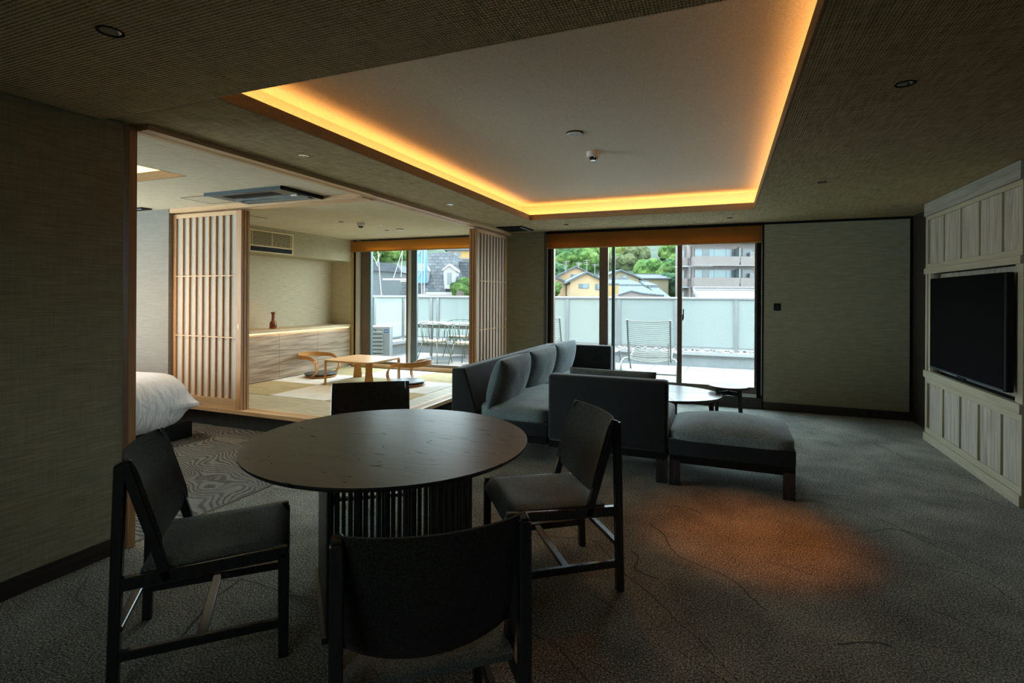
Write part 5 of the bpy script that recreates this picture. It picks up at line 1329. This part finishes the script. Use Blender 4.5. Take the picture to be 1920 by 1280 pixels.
# apartment block
AD = 70; AZ0 = -9.0
ap = town('apartment_block', 'grey apartment block with long balconies at the right of the lounge window', 'building', 1362, AD, None, 0, AZ0)
px = lambda u: (u - 1362) / FPX * AD
az = lambda v: zz(v, AD) - AZ0
MB().box(px(1298), px(1440), 1.6, 4, 0, az(452)).build('wall', 'conc2', ap)
MB().box(px(1280), px(1300), 2.4, 3.2, 0, az(456)).build('wing_wall', 'conc', ap)
FLP = 40.0
for k in range(-1, 3):
    vb = 495.3 + k * FLP   # underside of balcony
    if k == -1: vb = 455
    if k >= 0:
        MB().box(px(1302), px(1386.5), 0, 1.6, az(vb), az(vb - 17.0)).build('balcony_front', 'conc', ap)
        MB().box(px(1388.5), px(1440), 0, 1.6, az(vb), az(vb - 17.0)).build('balcony_front', 'conc', ap)
        MB().box(px(1301.5), px(1440), -0.1, 1.6, az(vb) - 0.08, az(vb) + 0.06).build('balcony_edge', 'conc2', ap)
        MB().box(px(1281.5), px(1296), 1.4, 2.4, az(vb), az(vb - 16)).build('wing_balcony', 'conc', ap)
        MB().box(px(1281.5), px(1297), 1.3, 2.4, az(vb + 2), az(vb + 0)).build('wing_edge', 'alum_g', ap)
        MB().box(px(1386.6), px(1388.4), 0.1, 1.7, az(vb - 6), az(vb - 33)).build('divider', 'alum_g', ap)
    wt, wb = vb - 33, vb - 17
    if k >= 0:
        for a, b_, m in ((1310, 1324, 'winblue'), (1324.5, 1336.5, 'windark'), (1337, 1346.5, 'winblue'), (1347, 1369, 'winblue'), (1369.5, 1381, 'winblue'), (1381.5, 1386, 'windark'), (1401, 1420, 'windark')):
            w_ = MB().box(px(a), px(b_), 1.5, 1.62, az(wb + 3), az(wt)).build('window', m, ap)
            MB().box(px(a), px(b_), 1.46, 1.5, az(wt + 1.2), az(wt)).build('window_head', 'windark', w_)
        for a, b_ in ((1286, 1293),):
            MB().box(px(a), px(b_), 2.3, 2.42, az(wb + 2), az(wt + 2)).build('window', 'winblue', ap)
        for a in (1298, 1304.5, 1392.5):
            MB().box(px(a), px(a + 2.4), 1.35, 1.6, az(wb + 3), az(wt - 4)).build('pilaster', 'conc', ap)
        acx = MB().box(px(1412), px(1419), 0.9, 1.4, az(wb - 1), az(wb - 9)).build('cooling_unit', 'townwhite', ap)
        MB().lathe([(0.2, 0), (0.2, 0.02), (0, 0.02)], n=14).build('fan', 'windark', acx)
        fo = acx.children[0]; fo.rotation_euler = (R(90), 0, 0); fo.location = (px(1415.5), 0.9, az(wb - 5))
MB().box(px(1297), px(1445), -0.2, 4, az(453), az(449)).build('roof_edge', 'conc2', ap)
# foreground white tiled roof before the apartment block
fr = town('white_tiled_roof', 'pale tiled house roof in front of the apartment block', 'house', 1372, 34, None, 0, -9.0)
fx = lambda u: (u - 1372) / FPX * 34
hw = fx(1450)
mb = MB(); b = mb.bm
q = [b.verts.new(p) for p in ((fx(1293), -2.2, 9 + zz(563, 32)), (hw, -2.2, 9 + zz(563, 32)), (hw, 0.3, 9 + zz(541.5, 34)), (fx(1303), 0.3, 9 + zz(541.5, 34)))]
q2 = [b.verts.new(v.co - Vector((0, 0, 0.2))) for v in q]
b.faces.new(q); b.faces.new(list(reversed(q2)))
for k in range(4): b.faces.new((q[k], q[(k + 1) % 4], q2[(k + 1) % 4], q2[k]))
M['whitetile'] = m_brick('weathered_white_roof_tiles', (0.17, 0.17, 0.17), (0.23, 0.22, 0.20), (0.11, 0.112, 0.115), 0.26, 0.22, 'Object', (0, 0, 0), 0.6, 0.03)
mb.build('roof_slope', 'whitetile', fr)
MB().box(fx(1303), hw, 0.2, 0.45, 9 + zz(542, 34), 9 + zz(537.5, 34)).build('ridge', 'townwhite', fr)
me = None
for k in range(40):
    x = fx(1303) + 0.06 + k * 0.12
    if me is None: o = MB().tube([(0, 0.12, 0), (0, 0.5, 0)], 0.05, 8).build('ridge_tile', 'conc2', fr, True); me = o.data
    else: o = bpy.data.objects.new('ridge_tile', me); COL.objects.link(o); o.parent = fr
    o.location = (x, 0, 9 + zz(536.8, 34))
MB().box(fx(1303), hw, -1.6, 6, 0, 9 + zz(575, 34)).build('wall', 'townwhite', fr)
# ---------------------------------------------------------------- buildings seen from the straw-mat room
MD = 30.0
ma = town('mansard_building', 'large slate grey mansard-roofed building with white dormers', 'building', 826, MD, None, 0, -9.0)
mx_ = lambda u: (u - 826) / FPX * MD
mz = lambda v: zz(v, MD) + 9
# tapering roof mass
mb = MB(); b = mb.bm
lo = [(mx_(790), 0), (mx_(863), 0), (mx_(863) + 1.0, 8), (mx_(740), 8)]
hi = [(mx_(797), 1.6), (mx_(842), 1.6), (mx_(842), 7), (mx_(765), 7)]
zb, zt = mz(552), mz(470)
B0 = [b.verts.new((x, y, zb)) for x, y in lo]; T0 = [b.verts.new((x, y, zt)) for x, y in hi]
for k in range(4): b.faces.new((B0[k], B0[(k + 1) % 4], T0[(k + 1) % 4], T0[k]))
b.faces.new(T0); b.faces.new(list(reversed(B0)))
mb.build('mansard_roof', 'shingle', ma)
MB().box(mx_(776), mx_(868), -0.3, 8, 0, zb).build('wall', 'townwhite', ma)
MB().box(mx_(800), mx_(850), -0.42, 0.1, zb - 0.05, zb + 0.12).build('gutter', 'townwhite', ma)
MB().prism([(mx_(741), mz(556)), (mx_(797), mz(556)), (mx_(797), mz(528)), (mx_(748), mz(527))], 1.0, 4.0, 'Y').build('lower_roof', 'shingle', ma)
MB().box(mx_(744), mx_(805), 0.9, 1.1, mz(528.5), mz(526)).build('coping', 'townwhite', ma)
MB().box(mx_(848), mx_(905), 4.2, 9, 0, mz(481)).build('rear_wall', 'shingle', ma)
def dormer(u0, u1, vt, vb, y):
    w = (u1 - u0) / 2 / FPX * MD; xc = mx_((u0 + u1) / 2); z0, z1 = mz(vb), mz(vt)
    o = MB().prism([(xc - w * 0.72, z0), (xc + w * 0.72, z0), (xc + w * 0.9, z1 - 0.3), (xc, z1), (xc - w * 0.9, z1 - 0.3)], y, y + 1.8, 'Y').build('dormer', 'townwhite', ma)
    MB().prism([(xc - w * 1.05, z1 - 0.34), (xc, z1 - 0.02), (xc + w * 1.05, z1 - 0.34), (xc + w * 1.05, z1 - 0.24), (xc, z1 + 0.1), (xc - w * 1.05, z1 - 0.24)], y - 0.12, y + 1.9, 'Y').build('dormer_roof', 'townwhite', o)
    MB().box(xc - w * 0.30, xc + w * 0.30, y - 0.02, y + 0.02, z0 + 0.25, z1 - 0.42).build('dormer_window', 'windark', o)
    MB().box(xc - w * 0.02, xc + w * 0.02, y - 0.03, y - 0.015, z0 + 0.25, z1 - 0.42).build('glazing_bar', 'townwhite', o)
dormer(830, 856, 498, 542, -0.1)
dormer(790, 803, 499, 530, 0.1)
tw = town('scaffold_tower', 'scaffold wrapped in blue tarpaulin beside the mansard roof', 'scaffold', 787, 28.5, None, 0, -9.0)
tx = lambda u: (u - 787) / FPX * 28.5
tz_ = lambda v: zz(v, 28.5) + 9
MB().box(tx(778), tx(796), 0, 0.9, tz_(531), tz_(465)).build('tarpaulin', 'tarp', tw)
MB().box(tx(778), tx(796), -0.03, 0.0, tz_(509), tz_(494)).build('pale_sheet', 'winblue', tw)
for u in (777.5, 791, 796): MB().tube([(tx(u), -0.08, 0), (tx(u), -0.08, tz_(466))], 0.02, 6).build('pole', 'rail', tw)
MB().tube([(tx(779), -0.1, tz_(487)), (tx(789), -0.1, tz_(469))], 0.02, 6).tube([(tx(779), -0.1, tz_(530)), (tx(795), -0.1, tz_(497))], 0.015, 6).build('brace', 'townwhite', tw)
gb = town('grey_hall', 'dark grey clad hall with a pale sloping roof, left in the straw-mat room window', 'building', 715, 42, None, 0, -9.0)
gx = lambda u: (u - 715) / FPX * 42
gz = lambda v: zz(v, 42) + 9
MB().prism([(gx(660), 0), (gx(752), 0), (gx(752), gz(511)), (gx(660), gz(505))], 0, 8, 'Y').build('wall', 'wallgrey', gb)
MB().prism([(gx(655), gz(506)), (gx(755), gz(512)), (gx(745), gz(497)), (gx(655), gz(488))], -0.3, 8, 'Y').build('roof', 'roofgrey', gb)
mst = town('lattice_masts', 'thin white poles and wires before the grey hall', 'mast', 716, 26, None, 0, -9.0)
px_ = lambda u: (u - 716) / FPX * 26
pz_ = lambda v: zz(v, 26) + 9
for (u0, v0, u1, v1) in ((708, 470, 715, 552), (757, 462, 737, 524), (700, 482, 708, 500), (712, 476, 706, 496), (754, 470, 752, 520)):
    MB().tube([(px_(u0), 0, pz_(v0)), (px_(u1), 0, pz_(v1))], 0.02, 6).build('pole', 'townwhite', mst)
MB().tube([(px_(715), 0, 0), (px_(715), 0, pz_(552))], 0.03, 6).build('pole', 'townwhite', mst)
MB().box(px_(717), px_(765), 0, 0.1, pz_(526), pz_(523)).build('platform', 'townwhite', mst)
bl = block('far_pale_building', 'pale building with orange band high behind the mansard roof', 838, 900, 470, 486, 90, 10, 'townwhite', 1, 4)
o_ = MB().box(-0.5, 2.8, -0.1, 0, 6.0, 7.3).build('orange_band', 'orange', bl)
